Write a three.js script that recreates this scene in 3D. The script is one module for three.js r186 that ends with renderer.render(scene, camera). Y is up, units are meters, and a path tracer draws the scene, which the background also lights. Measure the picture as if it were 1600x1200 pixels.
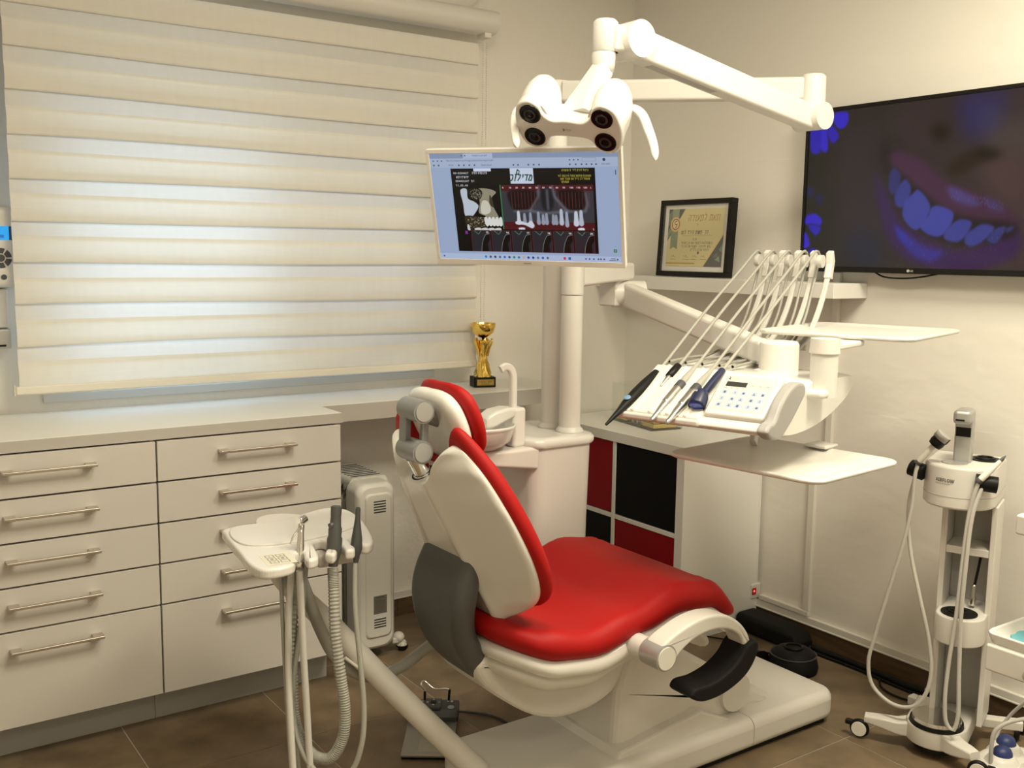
import * as THREE from 'three';
import { RoundedBoxGeometry } from 'three/addons/geometries/RoundedBoxGeometry.js';
import { mergeGeometries } from 'three/addons/utils/BufferGeometryUtils.js';
import { RectAreaLightUniformsLib } from 'three/addons/lights/RectAreaLightUniformsLib.js';
import { createNoise2D } from 'simplex-noise';

// ---------- camera, light, exposure ----------
const D2R = Math.PI / 180;
const scene = new THREE.Scene();
const camera = new THREE.PerspectiveCamera(41.62, 4 / 3, 0.05, 40);
camera.position.set(0, 1.45, 0);
camera.rotation.set(-7.386 * D2R, -35.024 * D2R, 0.792 * D2R, 'YXZ');
const renderer = new THREE.WebGLRenderer({ antialias: true });
renderer.toneMapping = THREE.LinearToneMapping;
renderer.toneMappingExposure = 1.0;
renderer.shadowMap.enabled = true;
scene.background = new THREE.Color(0.56, 0.77, 1.0);
scene.backgroundIntensity = 2.8;
RectAreaLightUniformsLib.init();
const CEIL = 2.72;
const LAMPS = [[2.12, -0.8, 49], [1.15, -1.35, 30], [0.6, 0.8, 16]];
const LAMP_COLOR = new THREE.Color().setRGB(1.0, 0.905, 0.69);

// ---------- helpers ----------
const V = (x, y, z) => new THREE.Vector3(x, y, z);
let seed = 7;
const rnd = () => { seed = (seed * 1664525 + 1013904223) >>> 0; return seed / 4294967296; };
const noise2 = createNoise2D(rnd);
const used = {}, origin = new Map();
const num = (n) => { used[n] = (used[n] ?? -1) + 1; return used[n] ? `${n}_${String(used[n]).padStart(3, '0')}` : n; };
function thing(name, label, category, pos = [0, 0, 0], turn = 0, group) {
  const o = new THREE.Group(); o.name = num(name); o.position.set(...pos); o.rotation.y = turn * D2R;
  o.userData = { label, category }; if (group) o.userData.group = group;
  scene.add(o); origin.set(o, pos); return o;
}
function shell(name) { const o = new THREE.Group(); o.name = num(name); o.userData = { kind: 'structure' }; scene.add(o); origin.set(o, [0, 0, 0]); return o; }
// P: geometry in the parent's own frame; W: geometry in room coordinates, moved into the thing's frame
function P(name, geo, mat, parent, pos, rot) {
  const m = new THREE.Mesh(geo, mat); m.name = name; m.castShadow = m.receiveShadow = true;
  if (pos) m.position.set(...pos); if (rot) m.rotation.set(rot[0] * D2R, rot[1] * D2R, rot[2] * D2R);
  parent.add(m); origin.set(m, origin.get(parent) ?? [0, 0, 0]); return m;
}
function W(name, geo, mat, parent) { const o = origin.get(parent); geo.translate(-o[0], -o[1], -o[2]); return P(name, geo, mat, parent); }
const mg = (list) => { const l = list.map((g) => { const q = g.index ? g.toNonIndexed() : g; for (const k of Object.keys(q.attributes)) if (!['position', 'normal', 'uv'].includes(k)) q.deleteAttribute(k); return q; }); return mergeGeometries(l); };
const rb = (w, h, d, r = 0.004, s = 2) => new RoundedBoxGeometry(w, h, d, s, Math.min(r, w / 2.01, h / 2.01, d / 2.01));
const at = (g, x, y, z) => g.translate(x, y, z);
const bx = (x0, x1, y0, y1, z0, z1, r = 0.004) => at(r ? rb(x1 - x0, y1 - y0, z1 - z0, r) : new THREE.BoxGeometry(x1 - x0, y1 - y0, z1 - z0), (x0 + x1) / 2, (y0 + y1) / 2, (z0 + z1) / 2);
const cyl = (r0, r1, h, s = 28) => new THREE.CylinderGeometry(r0, r1, h, s);
const lathe = (pts, s = 36) => new THREE.LatheGeometry(pts.map((p) => new THREE.Vector2(p[0], p[1])), s);
const vec = (p) => (p.isVector3 ? p.clone() : V(...p));
const curve = (pts, closed = false) => new THREE.CatmullRomCurve3(pts.map(vec), closed, 'centripetal');
const tube = (pts, r, seg = 40, rad = 10) => new THREE.TubeGeometry(curve(pts), seg, r, rad, false);
// straight bar or cone between two points
function bar(a, b, r0, r1 = r0, s = 20) {
  a = vec(a); b = vec(b); const d = b.clone().sub(a), g = cyl(r1, r0, d.length(), s);
  g.applyQuaternion(new THREE.Quaternion().setFromUnitVectors(V(0, 1, 0), d.clone().normalize()));
  return at(g, ...a.clone().add(b).multiplyScalar(0.5).toArray());
}
// lathe profile of [radius, distance] along the line from a to b
function turned(a, b, prof, s = 24) {
  a = vec(a); b = vec(b); const d = b.clone().sub(a), L = d.length();
  const g = lathe(prof.map(([r, t]) => [Math.max(r, 0.00005), t * L]), s);
  g.applyQuaternion(new THREE.Quaternion().setFromUnitVectors(V(0, 1, 0), d.normalize()));
  return at(g, ...a.toArray());
}
// closed surface through loops of equal length
function loft(loops, caps = true) {
  const n = loops[0].length, pos = [], uv = [], idx = [];
  loops.forEach((l, j) => { for (let i = 0; i <= n; i++) { const p = l[i % n]; pos.push(p.x, p.y, p.z); uv.push(i / n, j / (loops.length - 1)); } });
  for (let j = 0; j < loops.length - 1; j++) for (let i = 0; i < n; i++) { const a = j * (n + 1) + i, b = a + n + 1; idx.push(a, a + 1, b, a + 1, b + 1, b); }
  const g = new THREE.BufferGeometry();
  if (caps) for (const [j, flip] of [[0, 1], [loops.length - 1, 0]]) {
    const c = new THREE.Vector3(); loops[j].forEach((p) => c.add(p)); c.multiplyScalar(1 / n);
    const k0 = pos.length / 3; pos.push(c.x, c.y, c.z); uv.push(0.5, 0.5);
    for (let i = 0; i < n; i++) { const p = loops[j][i]; pos.push(p.x, p.y, p.z); uv.push(0.5, 0.5); }
    for (let i = 0; i < n; i++) { const a = k0 + 1 + i, b = k0 + 1 + (i + 1) % n; flip ? idx.push(k0, b, a) : idx.push(k0, a, b); }
  }
  g.setAttribute('position', new THREE.Float32BufferAttribute(pos, 3)); g.setAttribute('uv', new THREE.Float32BufferAttribute(uv, 2));
  g.setIndex(idx); g.computeVertexNormals(); return g;
}
// rounded-rectangle loop of 2D points
function rrect(w, h, r, n = 5, step = 1e9) {
  const o = [], c = [[w / 2 - r, h / 2 - r, 0], [-w / 2 + r, h / 2 - r, 90], [-w / 2 + r, -h / 2 + r, 180], [w / 2 - r, -h / 2 + r, 270]];
  for (const [x, y, a] of c) for (let i = 0; i <= n; i++) { const t = (a + 90 * i / n) * D2R; o.push([x + r * Math.cos(t), y + r * Math.sin(t)]); }
  if (step > 1e8) return o;
  const q = []; o.forEach((p, i) => { const e = o[(i + 1) % o.length], L = Math.hypot(e[0] - p[0], e[1] - p[1]), k = Math.max(1, Math.round(L / step)); for (let j = 0; j < k; j++) q.push([p[0] + (e[0] - p[0]) * j / k, p[1] + (e[1] - p[1]) * j / k]); });
  return q;
}
// sweep of a 2D section (side, up) along points; sect(t) returns the loop
function sweep(pts, sect, seg = 24, up = V(0, 1, 0), smooth = true) {
  const c = smooth ? curve(pts) : null, ps = smooth ? c.getPoints(seg) : pts.map(vec), n = ps.length;
  return loft(ps.map((p, i) => {
    const T = (smooth ? c.getTangent(i / (n - 1)) : ps[Math.min(i + 1, n - 1)].clone().sub(ps[Math.max(i - 1, 0)])).normalize();
    const S = T.clone().cross(up).normalize(), U = S.clone().cross(T).normalize();
    return sect(i / (n - 1)).map(([a, b]) => p.clone().addScaledVector(S, a).addScaledVector(U, b));
  }));
}
const ring2 = (r, n = 14) => Array.from({ length: n }, (_, i) => [r * Math.cos(i / n * 2 * Math.PI), r * Math.sin(i / n * 2 * Math.PI)]);
const spline2 = (pts, n = 64) => new THREE.CatmullRomCurve3(pts.map((p) => V(p[0], p[1], 0)), true, 'centripetal').getPoints(n).slice(0, n).map((p) => [p.x, p.y]);
// extruded outline in the xy plane, centred on z
function ext(pts, depth, bevel = 0.004, smooth = 0, seg = 2) {
  const s = new THREE.Shape((smooth ? spline2(pts, smooth) : pts).map((p) => new THREE.Vector2(p[0], p[1])));
  const g = new THREE.ExtrudeGeometry(s, { depth: depth - 2 * bevel, bevelEnabled: bevel > 0, bevelSize: bevel, bevelThickness: bevel, bevelOffset: -bevel, bevelSegments: seg, steps: 1, curveSegments: 8 });
  return g.translate(0, 0, -(depth - 2 * bevel) / 2);
}
// cushion: outline in (a, b), top and bottom heights, rounded rim, placed by map(a, b, h)
function pillow(outline, { c = [0, 0], edge = 0.03, top, bot, map, rings = 7, arc = 5 }) {
  const R = outline.reduce((s, p) => s + Math.hypot(p[0] - c[0], p[1] - c[1]), 0) / outline.length, e = Math.min(0.9, edge / R), lev = [];
  for (let i = 0; i < rings; i++) lev.push([(1 - e) * i / rings, 1]);
  for (let i = 0; i <= arc; i++) { const t = Math.PI / 2 * (1 - i / arc); lev.push([1 - e * (1 - Math.cos(t)), Math.sin(t)]); }
  for (let i = arc - 1; i >= 0; i--) { const t = Math.PI / 2 * (1 - i / arc); lev.push([1 - e * (1 - Math.cos(t)), -Math.sin(t)]); }
  for (let i = rings - 1; i >= 0; i--) lev.push([(1 - e) * i / rings, -1]);
  return loft(lev.map(([f, s]) => outline.map(([a, b]) => { const x = c[0] + (a - c[0]) * Math.max(f, 1e-4), y = c[1] + (b - c[1]) * Math.max(f, 1e-4), t = top(x, y), u = bot(x, y); return map(x, y, (t + u) / 2 + s * (t - u) / 2); })), false);
}
const lerp = (a, b, t) => a + (b - a) * t;
const piece = (tab) => (x) => { if (x <= tab[0][0]) return tab[0][1]; for (let i = 1; i < tab.length; i++) if (x <= tab[i][0]) { const t = (x - tab[i - 1][0]) / (tab[i][0] - tab[i - 1][0]), s = t * t * (3 - 2 * t); return lerp(tab[i - 1][1], tab[i][1], s); } return tab[tab.length - 1][1]; };

// ---------- materials ----------
const std = (r, g, b, rough = 0.5, metal = 0, more = {}) => new THREE.MeshPhysicalMaterial({ color: new THREE.Color().setRGB(r, g, b), roughness: rough, metalness: metal, ...more });
function canvas(w, h, draw, srgb = true) {
  const c = document.createElement('canvas'); c.width = w; c.height = h; draw(c.getContext('2d'), w, h);
  const t = new THREE.CanvasTexture(c); if (srgb) t.colorSpace = THREE.SRGBColorSpace; t.magFilter = THREE.LinearFilter; return t;
}
function noiseTex(n, fn, srgb = false) {
  const d = new Uint8Array(n * n * 4);
  for (let y = 0; y < n; y++) for (let x = 0; x < n; x++) { const c = fn(x / n, y / n), k = (y * n + x) * 4; d[k] = c[0]; d[k + 1] = c[1]; d[k + 2] = c[2]; d[k + 3] = 255; }
  const t = new THREE.DataTexture(d, n, n); t.wrapS = t.wrapT = THREE.RepeatWrapping; t.magFilter = THREE.LinearFilter; if (srgb) t.colorSpace = THREE.SRGBColorSpace; t.needsUpdate = true; return t;
}
const fbm = (x, y, o = 4) => { let s = 0, a = 0.5; for (let i = 0; i < o; i++) { s += a * noise2(x, y); x *= 2.03; y *= 2.03; a *= 0.5; } return s; };
const plasterBump = noiseTex(256, (x, y) => { const v = 128 + 70 * fbm(x * 9, y * 9, 4); return [v, v, v]; });
const grainBump = noiseTex(256, (x, y) => { const v = 128 + 60 * noise2(x * 60, y * 60) + 40 * noise2(x * 110, y * 110); return [v, v, v]; });
const tileTex = [0, 1, 2, 3].map((k) => noiseTex(256, (x, y) => {
  const v = fbm(x * 2.2 + 13 * k, y * 2.2 + 7 * k, 5), w = Math.max(0, 0.06 - Math.abs(fbm(x * 3 + 31 * k, y * 3 - 9 * k, 4))) * 130 * Math.max(0, noise2(x * 2 + k, y * 2 - k));
  const b = 1 + 0.20 * v; return [122 * b + w, 105 * b + w, 83 * b + w].map((q) => Math.max(0, Math.min(255, q)));
}, true));
const fabricTex = noiseTex(256, (x, y) => { const v = 249 + 1.5 * noise2(x * 4, y * 120) + 1.2 * noise2(x * 30, y * 8); return [v, v, v]; }, true);
const rep = (t, x, y) => { const q = t.clone(); q.repeat.set(x, y); q.needsUpdate = true; return q; };
const M = {
  wall: std(0.83, 0.80, 0.74, 0.85, 0, { bumpMap: rep(plasterBump, 3, 3), bumpScale: 0.003 }),
  ceiling: std(0.84, 0.83, 0.79, 0.9),
  grout: std(0.46, 0.42, 0.34, 0.9),
  tile: tileTex.map((t) => new THREE.MeshPhysicalMaterial({ map: t, roughness: 0.42, bumpMap: t, bumpScale: 0.0006 })),
  skirt: tileTex.slice(0, 2).map((t) => new THREE.MeshPhysicalMaterial({ map: t, color: new THREE.Color().setRGB(0.62, 0.55, 0.5), roughness: 0.4 })),
  trim: std(0.78, 0.76, 0.70, 0.45),
  cab: std(0.62, 0.59, 0.55, 0.5), edging: std(0.50, 0.475, 0.44, 0.5), top: std(0.83, 0.82, 0.78, 0.42), toe: std(0.40, 0.39, 0.375, 0.45),
  nickel: std(0.60, 0.56, 0.50, 0.32, 1), chrome: std(0.82, 0.81, 0.79, 0.12, 1), steel: std(0.62, 0.60, 0.57, 0.28, 1),
  shell: std(0.75, 0.73, 0.69, 0.24, 0, { clearcoat: 0.5, clearcoatRoughness: 0.12 }),
  shell2: std(0.73, 0.71, 0.665, 0.36), unit: std(0.68, 0.635, 0.60, 0.42),
  red: std(0.385, 0.005, 0.005, 0.55, 0, { specularIntensity: 0.55, bumpMap: rep(grainBump, 4, 4), bumpScale: 0.0004 }),
  redDoor: std(0.26, 0.002, 0.005, 0.5, 0, { specularIntensity: 0.35 }), blackDoor: std(0.004, 0.004, 0.005, 0.5, 0, { specularIntensity: 0.25 }),
  grey: std(0.075, 0.075, 0.073, 0.4), alu: std(0.48, 0.48, 0.47, 0.42, 0.6), grip: std(0.34, 0.33, 0.32, 0.45), lgrey: std(0.46, 0.45, 0.43, 0.45), hinge: std(0.30, 0.30, 0.30, 0.42, 0.5),
  black: std(0.006, 0.006, 0.006, 0.45, 0, { specularIntensity: 0.45 }), rubber: std(0.008, 0.008, 0.008, 0.6, 0, { specularIntensity: 0.4 }), navy: std(0.012, 0.018, 0.06, 0.4), blueLens: std(0.01, 0.05, 0.45, 0.15, 0, { clearcoat: 1 }),
  darkgrey: std(0.055, 0.06, 0.065, 0.45), hose: std(0.36, 0.355, 0.315, 0.5), hoseW: std(0.58, 0.57, 0.53, 0.45), mat: std(0.70, 0.68, 0.61, 0.6),
  gold: std(0.95, 0.66, 0.16, 0.14, 1), goldPlate: std(0.80, 0.62, 0.25, 0.35, 0.8),
  fabric: new THREE.MeshPhysicalMaterial({ map: fabricTex, color: new THREE.Color().setRGB(0.93, 0.90, 0.82), roughness: 1, transmission: 0.28, thickness: 0, side: THREE.DoubleSide }),
  sheer: new THREE.MeshPhysicalMaterial({ map: fabricTex, color: new THREE.Color().setRGB(0.92, 0.90, 0.86), roughness: 1, transmission: 0.37, thickness: 0, side: THREE.DoubleSide }),
  glass: std(0.97, 0.98, 0.98, 0.02, 0, { transmission: 1, thickness: 0 }),
  dimPane: std(0.58, 0.58, 0.60, 0.05, 0, { transmission: 1, thickness: 0 }),  // grey tint of the added pane that dims the right sash
  acrylic: std(0.96, 0.97, 0.96, 0.03, 0, { transmission: 1, thickness: 0 }),
  lens: std(0.006, 0.005, 0.006, 0.16, 0, { specularIntensity: 0.45 }), lensIn: std(0.018, 0.014, 0.014, 0.3),
  heater: std(0.72, 0.71, 0.66, 0.4), fin: std(0.52, 0.51, 0.48, 0.45), slot: std(0.03, 0.03, 0.03, 0.7),
  teal: std(0.16, 0.48, 0.55, 0.8), blueBtn: std(0.02, 0.035, 0.14, 0.45), frameBlack: std(0.008, 0.007, 0.006, 0.45, 0, { specularIntensity: 0.5 }),
  paper: std(0.84, 0.82, 0.76, 0.8), bead: std(0.78, 0.75, 0.67, 0.5), window: std(0.62, 0.63, 0.62, 0.4),
};

// ---------- room ----------
const X0 = -1.25, X1 = 3.05, Z0 = -3.457, Z1 = 1.6, TH = 0.2;
{
  const f = shell('floor');
  W('floor_bed', bx(X0 - TH, X1 + TH, -0.12, -0.0012, Z0 - TH, Z1 + TH, 0), M.grout, f);
  const S = 0.45, J = 0.0035, cache = {};
  let k = 0;
  for (let i = -9; i < 3; i++) for (let j = -4; j < 8; j++) {
    const x0 = Math.max(2.512 + i * S, X0), x1 = Math.min(2.512 + (i + 1) * S, X1), z0 = Math.max(-1.795 + j * S, Z0), z1 = Math.min(-1.795 + (j + 1) * S, Z1);
    if (x1 - x0 < 0.02 || z1 - z0 < 0.02) continue;
    const w = x1 - x0 - J, d = z1 - z0 - J, key = `${w.toFixed(3)}_${d.toFixed(3)}`;
    const g = cache[key] ??= new THREE.BoxGeometry(w, 0.012, d);
    P('tile', g, M.tile[k = (k * 5 + i * 3 + j + 40) % 4], f, [(x0 + x1) / 2, -0.006, (z0 + z1) / 2], [0, 0, 0]);
  }
  const c = shell('ceiling'); W('ceiling_slab', bx(X0 - TH, X1 + TH, CEIL, CEIL + 0.15, Z0 - TH, Z1 + TH, 0), M.ceiling, c);
  const wx0 = 0.62, wx1 = 2.02, wy0 = 0.975, wy1 = 2.22;
  const wb = shell('wall_back');
  W('plaster', mg([bx(X0 - TH, wx0, 0, CEIL, Z0 - TH, Z0, 0), bx(wx1, X1 + TH, 0, CEIL, Z0 - TH, Z0, 0), bx(wx0, wx1, 0, wy0, Z0 - TH, Z0, 0), bx(wx0, wx1, wy1, CEIL, Z0 - TH, Z0, 0)]), M.wall, wb);
  for (const [n, g] of [['wall_right', bx(X1, X1 + TH, 0, CEIL, Z0, Z1, 0)], ['wall_left', bx(X0 - TH, X0, 0, CEIL, Z0, Z1, 0)], ['wall_front', bx(X0 - TH, X1 + TH, 0, CEIL, Z1, Z1 + TH, 0)]]) { const w = shell(n); W('plaster', g, M.wall, w); }
  const bb = shell('baseboard_back'), br = shell('baseboard_right');
  for (let i = 0, x = 1.42; x < X1 - 0.02; i++, x += 0.45) W('tile', bx(x + 0.001, Math.min(x + 0.449, X1 - 0.011), 0, 0.072, Z0, Z0 + 0.010, 0), M.skirt[i % 2], bb);
  for (let i = 0, z = Z0 + 0.012; z < Z1; i++, z += 0.45) W('tile', bx(X1 - 0.010, X1, 0, 0.068, z + 0.001, Math.min(z + 0.449, Z1), 0), M.skirt[i % 2], br);
  const t1 = shell('trim_1'); W('cable_duct', mg([bx(1.42, X1 - 0.02, 0.074, 0.104, Z0, Z0 + 0.016, 0.003), bx(1.42, X1 - 0.02, 0.074, 0.080, Z0, Z0 + 0.019, 0.002)]), M.trim, t1);
  const t2 = shell('trim_2'); W('cable_duct', mg([bx(X1 - 0.016, X1, 0.069, 0.100, Z0 + 0.02, Z1 - 0.01, 0.003), bx(X1 - 0.019, X1, 0.069, 0.075, Z0 + 0.02, Z1 - 0.01, 0.002)]), M.trim, t2);
  const t3 = shell('trim_3'); W('cable_duct', bx(X1 - 0.020, X1, 0.102, 0.122, -2.60, -2.36, 0.003), M.trim, t3);
  const t4 = shell('trim_4'); W('cable_duct', bx(X1 - 0.018, X1, 0.122, 0.735, -2.388, -2.360, 0.003), M.trim, t4);
  const t5 = shell('trim_5'); W('cable_duct', bx(X1 - 0.018, X1, 0.735, 1.398, -2.328, -2.300, 0.003), M.trim, t5);
  // window with a half-lowered outside shutter and an added grey pane dimming the right sash
  const w = shell('window_1');
  const F = 0.03, zf = Z0 + 0.012;
  for (const [x0, x1, y0, y1] of [[0.602, 2.038, 0.957, 0.985], [0.602, 2.038, 2.19, 2.22], [0.602, 0.632, 0.9855, 2.1895], [2.008, 2.038, 0.9855, 2.1895]]) W('frame', bx(x0, x1, y0, y1, Z0 - 0.12, zf, 0.003), M.window, w);
  for (const [x0, x1, z] of [[0.632, 1.36, -3.53], [1.34, 2.008, -3.56]]) {
    W('sash', mg([bx(x0, x1, 0.986, 1.03, z - 0.012, z + 0.012), bx(x0, x1, 2.15, 2.189, z - 0.012, z + 0.012), bx(x0, x0 + 0.045, 1.03, 2.15, z - 0.012, z + 0.012), bx(x1 - 0.045, x1, 1.03, 2.15, z - 0.012, z + 0.012)]), M.window, w);
    W('pane', bx(x0 + 0.045, x1 - 0.045, 1.03, 2.15, z - 0.002, z + 0.002, 0), M.glass, w);
  }
  W('dimming_pane', bx(1.372, 2.005, 0.99, 2.18, -3.588, -3.586, 0), M.dimPane, w);  // added tinted pane, hidden by the blind, weakens daylight on the right half
  for (let y = 1.80; y < 2.2; y += 0.052) W('shutter_slat', bx(0.63, 2.01, y, y + 0.05, -3.628, -3.616, 0.005), M.lgrey, w);
}

// ---------- ceiling lamps ----------
LAMPS.forEach(([x, z, I], i) => {
  const t = thing('ceiling_panel', ['square warm ceiling light panel above the dental chair', 'square warm ceiling light panel near the doorway side', 'square warm ceiling light panel behind the viewer'][i], 'ceiling light', [x, CEIL, z], 0, 'ceiling light panels');
  P('frame', mg([bx(-0.31, 0.31, -0.03, -0.001, -0.31, -0.29), bx(-0.31, 0.31, -0.03, -0.001, 0.29, 0.31), bx(-0.31, -0.29, -0.03, -0.001, -0.29, 0.29), bx(0.29, 0.31, -0.03, -0.001, -0.29, 0.29)]), M.trim, t);
  P('diffuser', bx(-0.289, 0.289, -0.022, -0.004, -0.289, 0.289, 0), new THREE.MeshStandardMaterial({ color: 0xffffff, emissive: LAMP_COLOR, emissiveIntensity: 2.0, roughness: 0.6 }), t);
  const L = new THREE.RectAreaLight(LAMP_COLOR, I, 0.56, 0.56);
  L.position.set(0, -0.034, 0); L.rotation.x = -Math.PI / 2; t.add(L);
});

// ---------- lettering ----------
const HEB = { a: [[.1, 0, .9, 1], [.9, 0, .72, .45], [.1, 1, .28, .45]], b: [[.1, 0, .75, 0, .75, 1], [.05, 1, .95, 1]], d: [[.1, 0, 1, 0], [.75, 0, .75, 1]], h: [[.1, 0, .9, 0, .9, 1], [.25, .4, .25, 1]], v: [[.35, 0, .6, 0, .6, 1]], z: [[.2, 0, .8, 0], [.5, 0, .5, 1]], y: [[.4, 0, .62, 0, .62, .42]], k: [[.1, 0, .7, 0, .85, .5, .7, 1, .1, 1]], l: [[.3, -.4, .3, 0, .85, 0, .8, .45, .45, 1]], m: [[.2, 0, .35, .3, .15, 1], [.35, .3, .6, 0, .9, .3, .9, 1, .5, 1]], n: [[.4, 0, .7, 0, .7, 1, .2, 1]], N: [[.4, 0, .6, 0, .6, 1.4]], e: [[.15, 0, .6, .75], [.9, 0, .8, .6, .1, 1]], p: [[.3, .5, .15, .5, .15, 0, .8, 0, .85, .5, .7, 1, .1, 1]], r: [[.1, 0, .7, 0, .85, .25, .85, 1]], s: [[.1, 0, .2, 1, .6, 1, .95, 0], [.5, 0, .42, .9]], t: [[.1, 0, .9, 0, .9, 1], [.3, 0, .3, 1, .1, 1]], q: [[.1, 0, .9, 0, .8, .5, .5, .8], [.25, .4, .25, 1.4]] };
function heb(g, s, xr, y, size, col, w, slant = 0) {   // right-to-left stroke lettering
  g.strokeStyle = col; g.lineWidth = w; g.lineCap = 'round'; g.lineJoin = 'round'; let x = xr;
  for (const ch of s) {
    const wd = (ch === ' ' || 'vzyN'.includes(ch)) ? size * 0.5 : size * 0.85; x -= wd;
    for (const st of HEB[ch] ?? []) { g.beginPath(); for (let i = 0; i < st.length; i += 2) g.lineTo(x + st[i] * wd * 0.85 + slant * (1 - st[i + 1]) * size, y + st[i + 1] * size); g.stroke(); }
  }
}
const poly = (g, pts, fill) => { g.beginPath(); pts.forEach((p, i) => (i ? g.lineTo(...p) : g.moveTo(...p))); g.closePath(); g.fillStyle = fill; g.fill(); };
function blob(g, pts, fill) { const s = spline2(pts, 80); poly(g, s, fill); }
const screenMat = (tex, k) => new THREE.MeshPhysicalMaterial({ color: 0x000000, emissive: 0xffffff, emissiveMap: tex, emissiveIntensity: k, roughness: 0.22 });
const decal = (w, h, tex, more = {}) => new THREE.MeshPhysicalMaterial({ map: tex, roughness: 0.5, transparent: true, polygonOffset: true, polygonOffsetFactor: -2, ...more });

// ---------- window blind ----------
{
  const zf = -3.357, t = thing('window_blind', 'wide off-white layered fabric blind hanging over the window', 'blind', [1.345, 0, zf]);
  const xa = 0.52, xb = 2.17;
  const sheer = [[0.150, -0.004], [0.130, -0.002], [0.100, 0.001], [0.066, 0.002]], fold = [[0.080, 0.0015], [0.073, 0.0055], [0.062, 0.0090], [0.045, 0.0105], [0.022, 0.0105], [0.004, 0.0092], [-0.004, 0.0085], [-0.005, 0.003]];
  const strip = (prof, y0, k) => {
    const nx = 16, pos = [], uv = [], idx = [];
    for (let j = 0; j < prof.length; j++) for (let i = 0; i <= nx; i++) {
      const x = lerp(xa, xb, i / nx), sag = 0.003 * Math.sin(x * 3.1 + k * 1.3) * Math.max(0, 1 - prof[j][0] / 0.08);
      const y = Math.min(y0 + prof[j][0] * (0.1265 / 0.13) - sag, 2.285); pos.push(x, y, zf + prof[j][1]); uv.push(x, y);
    }
    for (let j = 0; j < prof.length - 1; j++) for (let i = 0; i < nx; i++) { const a = j * (nx + 1) + i, b = a + nx + 1; idx.push(a, b, a + 1, a + 1, b, b + 1); }
    const g = new THREE.BufferGeometry(); g.setAttribute('position', new THREE.Float32BufferAttribute(pos, 3)); g.setAttribute('uv', new THREE.Float32BufferAttribute(uv, 2)); g.setIndex(idx); g.computeVertexNormals(); return g;
  };
  for (let k = 0; k < 10; k++) { const y0 = 1.025 + 0.1265 * k; if (y0 > 2.27) break; if (y0 < 2.15) W('sheer_band', strip(sheer, y0, k), M.sheer, t); W('fabric_fold', strip(fold, y0, k), M.fabric, t); }
  W('sheer_band', strip([[0.01, 0.001], [-0.0255, 0.001]], 1.025, 0), M.sheer, t);
  W('bottom_rail', bx(xa - 0.012, xb + 0.004, 1.000, 1.027, zf - 0.008, zf + 0.014, 0.006), M.bead, t);
  W('rail_end', bx(xa - 0.016, xa - 0.0125, 0.998, 1.032, zf - 0.009, zf + 0.015, 0.002), M.bead, t);
  const hp = spline2([[0.05, -0.035], [0.05, 0.035], [0, 0.045], [-0.045, 0.028], [-0.052, -0.012], [-0.02, -0.042]], 40);
  const hg = ext(hp, 1.95, 0.003, 0); hg.rotateY(Math.PI / 2);
  W('roller_cassette', at(hg, 1.262, 2.322, zf + 0.01), M.shell2, t);
  W('end_bracket', bx(2.185, 2.215, 2.262, 2.284, zf - 0.03, zf + 0.03, 0.003), M.bead, t);
  for (const x of [2.188, 2.204]) {
    const list = []; for (let y = 1.02; y < 2.27; y += 0.0085) list.push(at(new THREE.OctahedronGeometry(0.0028, 1), x, y, zf + 0.012));
    W('bead_chain', mg(list), M.bead, t);
  }
}
{
  const t = thing('wall_cable', 'thin white cable looping down behind the blind cassette', 'cable', [2.2, 2.3, -3.44]);
  W('cord', tube([[2.262, 2.715, -3.44], [2.258, 2.55, -3.44], [2.24, 2.44, -3.44], [2.20, 2.40, -3.44], [2.165, 2.385, -3.44]], 0.003, 30, 6), M.bead, t);
}

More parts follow.
